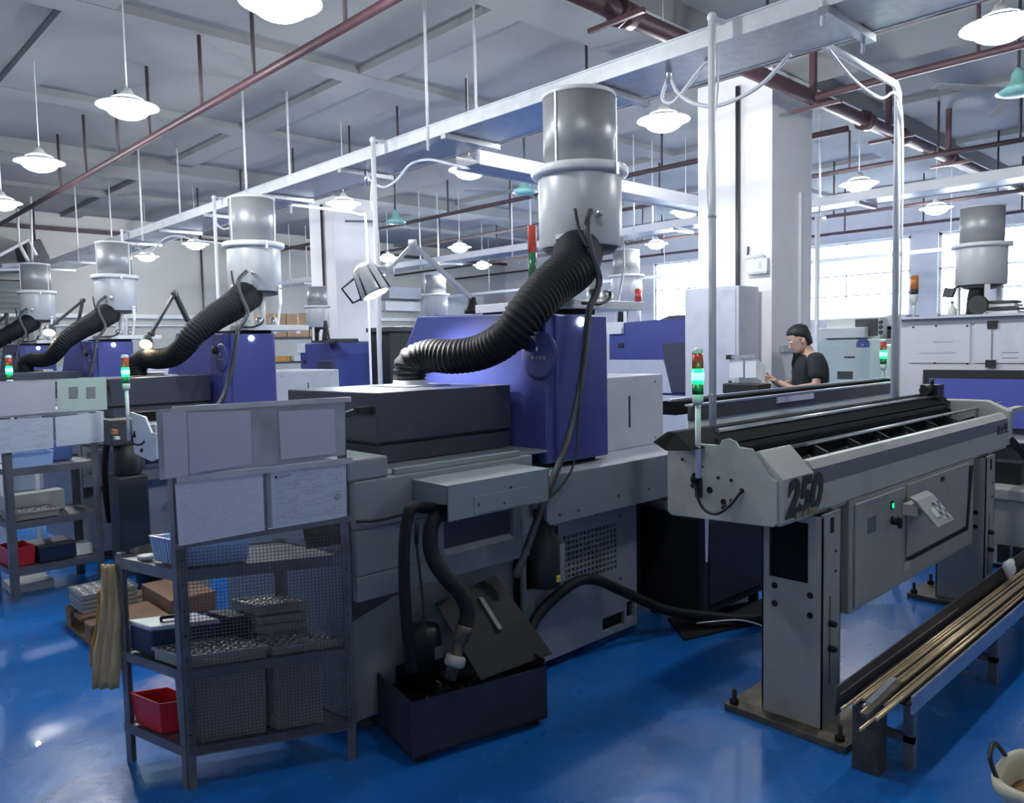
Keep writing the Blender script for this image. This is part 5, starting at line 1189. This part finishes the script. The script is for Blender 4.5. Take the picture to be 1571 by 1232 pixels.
for yy in (494, 502, 510): p = g(1348, yy); MB().ball((X+.06, p.y, p.z), .025, n=10, m=6).build('knob', m_dgrey, GM)
p = g(1324, 529); MB().lathe([(.075, 0), (.075, .006)], (X, p.y, p.z), 28, (-1, 0, 0)).build('round_emblem', m_blue, GM)
MB().ball((X-.008, p.y, p.z), .003, .01, .01, 8, 6).build('emblem_mark', m_litew, GM)
p = g(1304, 548); MB().box(X-.016, X, p.y-.06, p.y+.06, p.z-.01, p.z+.01).build('red_handle', m_red, GM)
p = g(1297, 575); MB().box(X-.012, X, p.y-.09, p.y+.09, p.z-.05, p.z+.04).build('dark_port', m_dgrey, GM)
a = g(1358, 526); b = g(1386, 526); t = thing('white_box_machine', 'rounded pale cabinet between the green machine and the white machine', 'cabinet', (9.4, 3.1, 0))
MB().box(8.9, 9.8, b.y-.1, a.y-.03, .02, 1.50).build('cabinet_body', m_cream, t, .03, seg=3)
p = ax(1371, 600, 8.9); MB().box(8.89, 8.9, p.y-.03, p.y+.03, .98, 1.07).build('switch_plate', m_dgrey, t)
for k, (x0, x1, y0, y1, m) in enumerate(((1352, 1390, 486, 500, m_lgrey), (1355, 1392, 500, 516, m_dgrey))):
    a, b = ax(x0, y0, 9.3), ax(x1, y1, 9.3)
    t = tag(MB().box(9.3, 9.7, b.y, a.y, 1.565 if k else 1.66, max(a.z, 1.66) if k else a.z+.02).build('instrument_box', m, bevel=.005), 'upper pale instrument box left of the white machine' if not k else 'lower dark instrument box left of the white machine', 'instrument')
p = ax(1355, 560, 8.7)
signal('small dim green signal lamp in front of the pale green machine', (8.7, p.y, .9), ax(1355, 520, 8.7).z, s=1.5)
t = thing('lamp_pedestal', 'thin stand carrying the dim green signal lamp', 'stand', (8.7, p.y, 0)); MB().box(8.66, 8.74, p.y-.04, p.y+.04, 0, .9).build('pedestal', m_cream, t)

# ------------------------------------------------------------------ grey cabinet and column fittings
CAB = thing('grey_cabinet', 'tall pale grey steel cabinet standing before the white column', 'cabinet', (6.7, 4.1, 0))
MB().box(6.5, 6.86, 3.80, 4.38, 0.02, 2.07).build('cabinet_body', m_lgrey, CAB, .006)
MB().box(6.49, 6.5, 3.83, 4.35, .1, 2.04).build('cabinet_door', m_lgrey, CAB, .002)
MB().box(6.47, 6.49, 3.87, 3.89, 1.1, 1.2).build('door_handle', m_dgrey, CAB)
cf = lambda x, y: ax(x, y, 6.90)
a, b = cf(1148, 399), cf(1180, 416)
t = thing('emergency_light', 'white twin headed emergency light on the left face of the column', 'lamp', (6.9, a.y, b.z))
MB().box(6.86, 6.92, b.y, a.y, b.z, a.z).build('light_case', m_white, t, .004)
MB().box(6.855, 6.92, b.y, a.y, b.z-.018, b.z).build('case_base', m_steel, t)
p = cf(1169, 407); MB().box(6.855, 6.861, p.y-.012, p.y+.012, p.z-.03, p.z+.03).build('switch', m_steel, t)
for (x, y) in ((1153, 395), (1168, 391)):
    p = cf(x, y); MB().lathe([(.03, 0), (.045, .02), (.045, .035), (.02, .045)], p, 16, (-.8, 0, -.6)).build('lamp_head', m_white, t)
MB().bar(cf(1148, 378), cf(1147, 396), .015).build('wire', m_dgrey, t)
a, b = ay(1196, 530, 3.70), ay(1228, 540, 3.70)
tag(MB().box(a.x, b.x, 3.66, 3.70, b.z, a.z).build('socket_box', m_steel, bevel=.006), 'grey socket box on the column face behind the person', 'socket')
# documents on a console
t = thing('document_holder', 'flip holder of white sheets before the column left of the person', 'document', (6.3, 3.5, 0))
h = lambda x, y: ax(x, y, 6.2)
for (x0, x1) in ((1119, 1140), (1143, 1160)):
    MB().quad(h(x0, 580), h(x1, 579), h(x1, 551), h(x0, 552), .004).build('white_sheet', m_white, t)
MB().prism([h(1160, 580)+V(.005, 0, 0), h(1168, 586)+V(.06, 0, 0), h(1166, 560)+V(.06, 0, 0), h(1160, 551)+V(.005, 0, 0)], (.01, 0, 0)).build('side_sheet', m_cream, t)
MB().bar(h(1121, 548), h(1160, 546), .03).build('clip_bar', m_steel, t)
MB().box(6.18, 6.24, h(1120, 548).y-.02, h(1120, 548).y+.03, h(1120, 548).z-.02, h(1120, 548).z+.02).build('clamp', m_black, t)
a, b = h(1108, 590), h(1164, 600)
MB().box(6.2, 6.42, b.y, a.y, 1.10, a.z+.01).build('console', m_mark, t, .01); MB().box(6.24, 6.40, b.y+.05, a.y-.05, 0, 1.10).build('pedestal', m_dgrey, t)

# ------------------------------------------------------------------ second line of machines beyond
def make_turning(label, X=8.3):
    g = lambda x, y: ax(x, y, X)
    ref = g(1000, 540)
    t = thing('turning_machine', label, 'machine', (X+.6, ref.y, 0), 'blue turning machines of the second line')
    blue = [g(934, 600), g(934, 497), g(1000, 491), g(1052, 488), g(1066, 492), g(1086, 510), g(1086, 600)]
    blue[0].z = .9; blue[-1].z = .9
    for p_ in blue: p_.x = X
    MB().prism(blue, (1.3, 0, 0)).build('blue_housing', m_blue, t, .02)
    dk = [g(1019, 527), g(1088, 524), g(1088, 602), g(1033, 602)]
    MB().prism([p_+V(-.05, 0, 0) for p_ in dk], (.06, 0, 0)).build('dark_door', m_navy, t, .006)
    lp = [g(934, 552), g(1020, 552), g(1033, 603), g(934, 603)]
    MB().prism([p_+V(-.03, 0, 0) for p_ in lp], (.04, 0, 0)).build('grey_panel', m_lgrey, t, .004)
    y0, y1 = blue[-1].y, blue[0].y
    MB().box(X, X+1.3, y0, y1, .02, .9).build('machine_base', m_lgrey, t, .01)
    a = g(930, 495); MB().prism([g(1005, 490)+V(.1, 0, 0), g(1020, 484)+V(.1, 0, 0), g(1055, 482)+V(.1, 0, 0), g(1060, 490)+V(.1, 0, 0)], (.6, 0, 0)).build('top_cover', m_dgrey, t)
    p = g(953, 530); MB().box(X-.02, X, p.y-.04, p.y+.04, p.z-.03, p.z+.03).build('latch', m_mark, t)
    a, b = g(934, 495), g(957, 512); MB().box(X-.06, X, b.y, a.y, b.z, a.z).build('junction_box', m_white, t)
    # folded work lamp on the roof
    q = lambda x, y: ax(x, y, X-.1)
    MB().bar(q(1055, 487), q(1069, 446), .05).bar(q(1069, 446), q(1086, 487), .035).build('lamp_arm', m_dgrey, t)
    MB().box(X-.35, X+.15, q(1117, 487).y, q(1060, 487).y, q(1090, 488).z, q(1090, 486).z+.02).build('roof_tray', m_dgrey, t)
    MB().tube(spline([q(1060, 484), q(1068, 480), q(1080, 487), q(1092, 486)]), .02, 6).tube(spline([q(1108, 485), q(1114, 482), q(1119, 487)]), .02, 6).build('cable', m_black, t)
    return t
TM = make_turning('blue turning machine seen between the big dust collector and the column')
def place_y(px, X): return ax(px, 470, X).y
yb = place_y(958, 8.7)
zb = ax(958, 495, 8.4).z
MC = mini_collector('dust collector half hidden behind the drain tube of the big one', 8.75, yb, zb, .95)
MB_ = thing('tower_lamp', 'unlit red tower lamp on the blue turning machine', 'signal lamp', (8.4, yb, zb))
g = lambda x, y: ax(x, y, 8.4)
MB().tube([g(979, 493), g(979, 463)], .02, 8).build('pole', m_white, MB_)
MB().tube([g(979, 463), g(979, 443)], .042, 12).build('red_segment', m_redl, MB_)
dy = place_y(669, 8.75)-yb
dup(TM, (0, dy, 0), 'blue turning machine mostly hidden behind the corrugated hose', skip=('lamp_arm', 'cable')); dup(MC, (0, dy, 0), 'small dust collector seen faintly above the blue housing')
far = dup(TM, (0, 0, 0), 'blue turning machine seen left of the tall white conduit'); fc = dup(MC, (0, 0, 0), 'small dust collector at the foot of the left white column')
fp_ = ax(487, 470, 6.2); off = Vector(MC.location)-Vector(TM.location)
far.scale = (.75, .62, .9); far.location = (fp_.x-off.x*.75, fp_.y-off.y*.62, 0); fc.scale = (.80, .80, .86); fc.location = (fp_.x, fp_.y, off.z*.9)
# black equipment right of the far blue machine
t = thing('black_frame_machine', 'black open framed machine right of the far blue housing', 'machine', (6.5, 9.6, 0))
g = lambda x, y: ax(x, y, 6.3)
a, b = g(567, 510), g(600, 590)
MB().box(6.3, 6.8, b.y, a.y, .02, a.z).build('black_body', m_mark, t, .01)
a2, b2 = g(566, 506), g(602, 510); MB().box(6.25, 6.8, b2.y, a2.y, a.z, a.z+.06).build('top_cover', m_dgrey, t)
# ------------------------------------------------------------------ storage rack with cartons by the left wall
ST = thing('storage_shelf', 'low metal shelf stacked with brown cartons behind the second lathe', 'shelf', (7.3, 14.2, 0))
s_ = lambda x, y, Y=13.6: ay(x, y, Y)
a, b = s_(405, 517), s_(541, 517)
MB().box(a.x, b.x, 13.6, 14.2, a.z-.04, a.z).build('shelf_board', m_dgrey, ST); MB().box(a.x, b.x, 13.6, 14.2, a.z-.5, a.z-.46).build('shelf_board', m_dgrey, ST)
for x in (a.x, b.x-.05):
    for y in (13.6, 14.15): MB().box(x, x+.05, y, y+.05, 0, a.z-.04).build('leg', m_dgrey, ST)
w_ = (b.x-a.x)/4
for k in range(4):
    x = a.x+w_*k
    t = thing('carton', ('first', 'second', 'third', 'fourth')[k]+' brown carton from the left on the shelf behind the second lathe', 'box', (x+w_/2, 13.9, a.z), 'brown cartons')
    MB().box(x+.01, x+w_-.01, 13.62, 14.1, a.z+.001, s_(420, 481).z+(.03 if k > 1 else 0)).build('carton_body', m_card, t, .004)
    MB().box(x+w_*.42, x+w_*.58, 13.615, 13.62, a.z+.06, a.z+.15).build('label_sticker', m_white, t)
    MB().box(x+w_*.46, x+w_*.54, 13.617, 13.621, a.z+.2, a.z+.45).build('tape', m_glove, t)
for k in range(3):
    x = a.x+.25+.4*k; tag(MB().box(x, x+.3, 13.7, 14.0, a.z-.459, a.z-.36).build('parts_carton', (m_glove2, m_white, m_orl)[k]), ('orange', 'white', 'dark orange')[k]+' packet on the lower board of the carton shelf', 'packet')
# ------------------------------------------------------------------ clutter along the left wall
t = thing('wall_cabinet', 'white framed glass panel unit on the far wall left of the corrugated hose', 'cabinet', ay(665, 470, 16.9))
a, b = ay(648, 415, 16.9), ay(683, 452, 16.9)
MB().box(a.x, b.x, 16.85, 17, b.z, a.z).build('panel_frame', m_white, t, .01); MB().box(a.x+.1, b.x-.1, 16.84, 16.86, b.z+.1, a.z-.1).build('dark_glass', m_dgrey, t)
a, b = ay(648, 452, 16.6), ay(740, 500, 16.6); MB().box(a.x, b.x, 16.5, 17, 0, a.z).build('white_counter', m_cream, t, .01)
t = thing('wall_cabinet', 'pale wall cupboard behind the silver work lamp arm', 'cabinet', ay(615, 480, 16.8))
a, b = ay(590, 440, 16.8), ay(640, 460, 16.8); MB().box(a.x, b.x, 16.6, 17, b.z, a.z).build('cupboard', m_lgrey, t, .01)
a, b = ay(588, 462, 16.8), ay(645, 478, 16.8); MB().box(a.x, b.x, 16.7, 17, b.z, a.z).build('cupboard', m_white, t, .01)
t = thing('axial_fan', 'large round white fan guard standing right of the tall white conduit', 'fan', ay(608, 540, 16.2))
c = ay(606, 537, 16.2); ring = []
for k in range(25): a = 2*PI*k/24; ring.append(c+V(.42*math.cos(a), 0, .42*math.sin(a)))
MB().tube(ring, .015, 6).build('guard_ring', m_white, t)
for k in range(8): a = k*PI/4; MB().tube([c, c+V(.42*math.cos(a), 0, .42*math.sin(a))], .008, 5).build('spoke', m_white, t)
MB().lathe([(.06, 0), (.06, .08)], c, 14, (0, 1, 0)).build('fan_hub', m_white, t); MB().box(c.x-.05, c.x+.05, 16.2, 16.3, 0, c.z-.42).build('stand', m_white, t)
MB().box(c.x-.5, c.x+.5, 16.35, 16.45, 0, c.z+.5).build('back_board', m_cream, t)
t = thing('louvre_box', 'dark louvred box beside the blue housing edge', 'vent', ay(620, 520, 13))
a, b = ay(614, 500, 13), ay(630, 538, 13); MB().box(a.x, b.x, 13, 13.2, 0, a.z).build('louvre_frame', m_white, t)
for k in range(7): z = b.z+(a.z-b.z)*(k+.3)/7; MB().box(a.x+.03, b.x-.03, 12.99, 13.0, z, z+.035).build('louvre', m_dgrey, t)
# dark duct and frame at the left end of the tray
t = thing('air_duct', 'dark bulky air duct hanging at the far left end of the cable tray', 'duct', ay(55, 390, 15.6))
d_ = lambda x, y: ay(x, y, 16.0)
MB().prism([d_(38, 372), d_(62, 366), d_(78, 398), d_(76, 412), d_(46, 414)], (0, .8, 0)).build('duct_body', m_dgrey, t, .02)
q = d_(60, 368); MB().tube([(q.x, 16.3, q.z), (q.x, 16.3, ZC)], .02, 6).build('hanger_rod', m_dgrey, t)
t = thing('frame_bracket', 'white angular pipe frame at the far left end of the cable tray', 'frame', ay(45, 410, 15.5))
e_ = lambda x, y: ay(x, y, 15.5)
MB().tube([e_(-20, 400), e_(0, 391), e_(44, 368), e_(56, 392)], .03, 8).tube([e_(29, 374), e_(50, 413)], .03, 8).tube([e_(47, 300), e_(50, 413)], .02, 8).tube([e_(27, 320), e_(29, 374)], .02, 8).build('pipe', m_pipew, t)
MB().bar(e_(0, 409), e_(40, 406), .35, .06).bar(e_(-10, 414), e_(38, 413), .05, .05).build('white_hood', m_white, t)

# ------------------------------------------------------------------ the person
def skinmesh(name, verts, edges, radii, material, parent, sub=2, root=0):
    me = bpy.data.meshes.new(name); me.from_pydata([Vector(v) for v in verts], edges, [])
    o = bpy.data.objects.new(name, me); COL.objects.link(o)
    sk = o.modifiers.new('skin', 'SKIN'); sk.use_smooth_shade = True
    for i, r in enumerate(radii):
        d = me.skin_vertices[0].data[i]; d.radius = r if isinstance(r, tuple) else (r, r); d.use_root = (i == root)
    ss = o.modifiers.new('sub', 'SUBSURF'); ss.levels = sub; ss.render_levels = sub
    dg = bpy.context.evaluated_depsgraph_get(); me2 = bpy.data.meshes.new_from_object(o.evaluated_get(dg))
    bpy.data.objects.remove(o)
    for p in me2.polygons: p.use_smooth = True
    me2.materials.clear(); me2.materials.append(material)
    o = bpy.data.objects.new(name, me2); COL.objects.link(o)
    if parent: o.parent = parent
    return o
PT = thing('person', 'person in a black t-shirt and glasses looking down at a small thing in both hands', 'person', (6.79, 3.27, 0))
PT.rotation_euler = (0, 0, math.atan2(.69, -.72))        # local +x is where the person faces
LH, RH = V(.345, .045, 1.225), V(.365, -.035, 1.245)
body = [(0, 0, .93), (0, 0, 1.08), (-.01, 0, 1.24), (-.005, 0, 1.38), (.005, 0, 1.455), (.04, 0, 1.52),     # 0-5 spine to neck
        (.0, .17, 1.40), (.02, .23, 1.16), (.19, .15, 1.13), (.30, .06, 1.20),                                # 6-9 left arm
        (.0, -.17, 1.40), (.03, -.23, 1.17), (.20, -.15, 1.15), (.32, -.05, 1.22),                           # 10-13 right arm
        (0, .10, .88), (.01, .11, .48), (-.02, .12, .09), (.12, .13, .035), (0, -.10, .88), (.02, -.11, .48), (-.01, -.12, .09), (.13, -.13, .035)]
edges = [(0, 1), (1, 2), (2, 3), (3, 4), (4, 5), (3, 6), (6, 7), (7, 8), (8, 9), (3, 10), (10, 11), (11, 12), (12, 13), (0, 14), (14, 15), (15, 16), (16, 17), (0, 18), (18, 19), (19, 20), (20, 21)]
rad = [(.12, .10), (.12, .09), (.11, .085), (.09, .07), (.05, .05), (.052, .052), .045, .042, .034, .024, .045, .042, .034, .024, .085, .058, .04, .035, .085, .058, .04, .035]
skinmesh('body', body, edges, rad, m_skin, PT)
sh = [(0, 0, .93), (0, 0, 1.08), (-.02, 0, 1.24), (-.02, 0, 1.36), (-.005, 0, 1.455), (-.01, .10, 1.405), (-.005, .165, 1.385), (.015, .222, 1.20), (-.01, -.10, 1.405), (-.005, -.165, 1.385), (.02, -.222, 1.20)]
skinmesh('t_shirt', sh, [(0, 1), (1, 2), (2, 3), (3, 4), (3, 5), (5, 6), (6, 7), (3, 8), (8, 9), (9, 10)], [(.155, .13), (.165, .13), (.185, .14), (.17, .13), (.085, .085), .095, .085, .07, .095, .085, .07], m_shirt, PT)
pv = [(0, 0, .95)]+[body[i] for i in (14, 15, 16, 18, 19, 20)]
skinmesh('trousers', pv, [(0, 1), (1, 2), (2, 3), (0, 4), (4, 5), (5, 6)], [(.14, .12), .10, .075, .06, .10, .075, .06], m_pants, PT)
for s in (1, -1):
    o = MB().ball((0, 0, 0), .13, .05, .045, 14, 8).build('shoe', m_mark, None, base=(0, 0, 0)); o.parent = PT; o.location = (.06, s*.125, .045)
# head bowed forward, built as a lofted skull with a face
HC = V(.09, 0, 1.575); tilt = math.radians(24)
def hrot(p):      # head space: x forward, z up
    x, y, z = p; return HC + V(x*math.cos(tilt)+z*math.sin(tilt), y, -x*math.sin(tilt)+z*math.cos(tilt))
def headloft(name, rings, m, n=20):
    mb = MB(); vs = []
    for (z, cx, rx, ry, fl) in rings:
        for k in range(n):
            a = 2*PI*k/n; x = math.cos(a); y = math.sin(a)
            vs.append(hrot((cx+rx*x*(1-fl*(max(0, x)**3)), ry*y, z)))
    fs = [(i*n+k, i*n+(k+1) % n, (i+1)*n+(k+1) % n, (i+1)*n+k) for i in range(len(rings)-1) for k in range(n)]
    fs += [tuple(reversed(range(n))), tuple(range((len(rings)-1)*n, len(rings)*n))]
    mb.add(vs, fs, True); o = mb.build(name, m, None, base=(0, 0, 0)); o.parent = PT; o.location = (0, 0, 0); return o
headloft('head', [(-.118, .048, .018, .018, 0), (-.112, .045, .036, .034, 0), (-.095, .035, .058, .05, 0), (-.065, .018, .078, .060, .03), (-.03, .008, .089, .068, .05), (0, .002, .094, .073, .08), (.03, -.002, .099, .076, .02), (.06, -.006, .097, .075, 0), (.09, -.010, .080, .064, 0), (.11, -.012, .045, .038, 0), (.117, -.012, .01, .01, 0)], m_skin)
f = MB(); f.add([hrot(p) for p in ((.088, .012, -.005), (.088, -.012, -.005), (.115, .014, -.042), (.115, -.014, -.042), (.086, .012, -.052), (.086, -.012, -.052), (.118, 0, -.035))], [(0, 2, 6), (0, 6, 1), (1, 6, 3), (2, 4, 5, 3), (2, 3, 6), (0, 4, 2), (1, 3, 5)], False)
o = f.build('nose', m_skin, None, base=(0, 0, 0)); o.parent = PT; o.location = (0, 0, 0)
for s in (1, -1):
    e = MB().ball(hrot((-.002, s*.081, -.022)), .017, .010, .028, 10, 8).build('ear', m_skin, None, base=(0, 0, 0)); e.parent = PT; e.location = (0, 0, 0)
    e = MB().ball(hrot((.083, s*.030, .0)), .010, .013, .009, 10, 6).build('eye', m_white, None, base=(0, 0, 0)); e.parent = PT; e.location = (0, 0, 0)
o = MB().bar(hrot((.088, -.022, -.072)), hrot((.088, .022, -.072)), .008, .006).build('mouth', m_redbin if False else m_card, None, base=(0, 0, 0)); o.parent = PT; o.location = (0, 0, 0)
gl = MB()
for s in (1, -1):
    c = [hrot((.104, s*.034+.022*math.cos(a), -.004+.016*math.sin(a))) for a in [2*PI*k/12 for k in range(13)]]; gl.tube(c, .002, 5)
    gl.tube([hrot((.104, s*.056, 0)), hrot((.0, s*.078, .0))], .0022, 5)
gl.tube([hrot((.104, -.012, 0)), hrot((.104, .012, 0))], .002, 5)
o = gl.build('glasses', m_chrome, None, base=(0, 0, 0)); o.parent = PT; o.location = (0, 0, 0)
hair = headloft('hair', [(-.085, -.062, .030, .045, 0), (-.05, -.054, .050, .062, 0), (-.01, -.046, .062, .074, 0), (.012, -.034, .080, .081, 0), (.034, -.016, .097, .084, 0), (.07, -.012, .101, .082, 0), (.095, -.013, .090, .070, 0), (.115, -.014, .064, .050, 0), (.127, -.014, .02, .02, 0)], m_hair)
# hands with separate fingers closed on the small thing
for s, wr, hd in ((1, V(.30, .06, 1.20), V(.365, .030, 1.215)), (-1, V(.32, -.05, 1.22), V(.385, -.022, 1.235))):
    d = (hd-wr).normalized(); side = V(0, -s, 0); upv = d.cross(side).normalized()*(1 if s < 0 else -1)
    vv = [wr, wr.lerp(hd, .6), hd]; ee = [(0, 1), (1, 2)]; rr = [(.022, .018), (.034, .016), (.036, .015)]
    skinmesh('hand', vv, ee, rr, m_skin, PT, 2)
    for k in range(4):
        b0 = hd+V(0, 0, 1)*(.024-.016*k)+d*.0; l = (.036, .040, .038, .030)[k]
        p1 = b0+d*l*.8; p2 = p1+(d*.5+side*.7).normalized()*l*.55; p3 = p2+(side*.9-d*.3).normalized()*l*.45
        skinmesh('finger', [b0, p1, p2, p3], [(0, 1), (1, 2), (2, 3)], [.0085, .008, .0075, .0065], m_skin, PT, 1)
    b0 = wr.lerp(hd, .5)+V(0, 0, .02); p1 = b0+(d*.5+side*.6+V(0, 0, .6)).normalized()*.035; p2 = p1+(d*.9+side*.4).normalized()*.028
    skinmesh('thumb', [b0, p1, p2], [(0, 1), (1, 2)], [.011, .010, .008], m_skin, PT, 1)
ca, sa_ = math.cos(PT.rotation_euler[2]), math.sin(PT.rotation_euler[2])
c = V(.415, .0, 1.245); wp = V(6.79+c.x*ca-c.y*sa_, 3.27+c.x*sa_+c.y*ca, c.z)
o = MB().obox(wp, (ca*.012, sa_*.012, .006), (-sa_*.035, ca*.035, 0), (-.002, 0, .006)).build('small_part', m_dgrey); tag(o, 'small dark object held in both hands of the person', 'part')
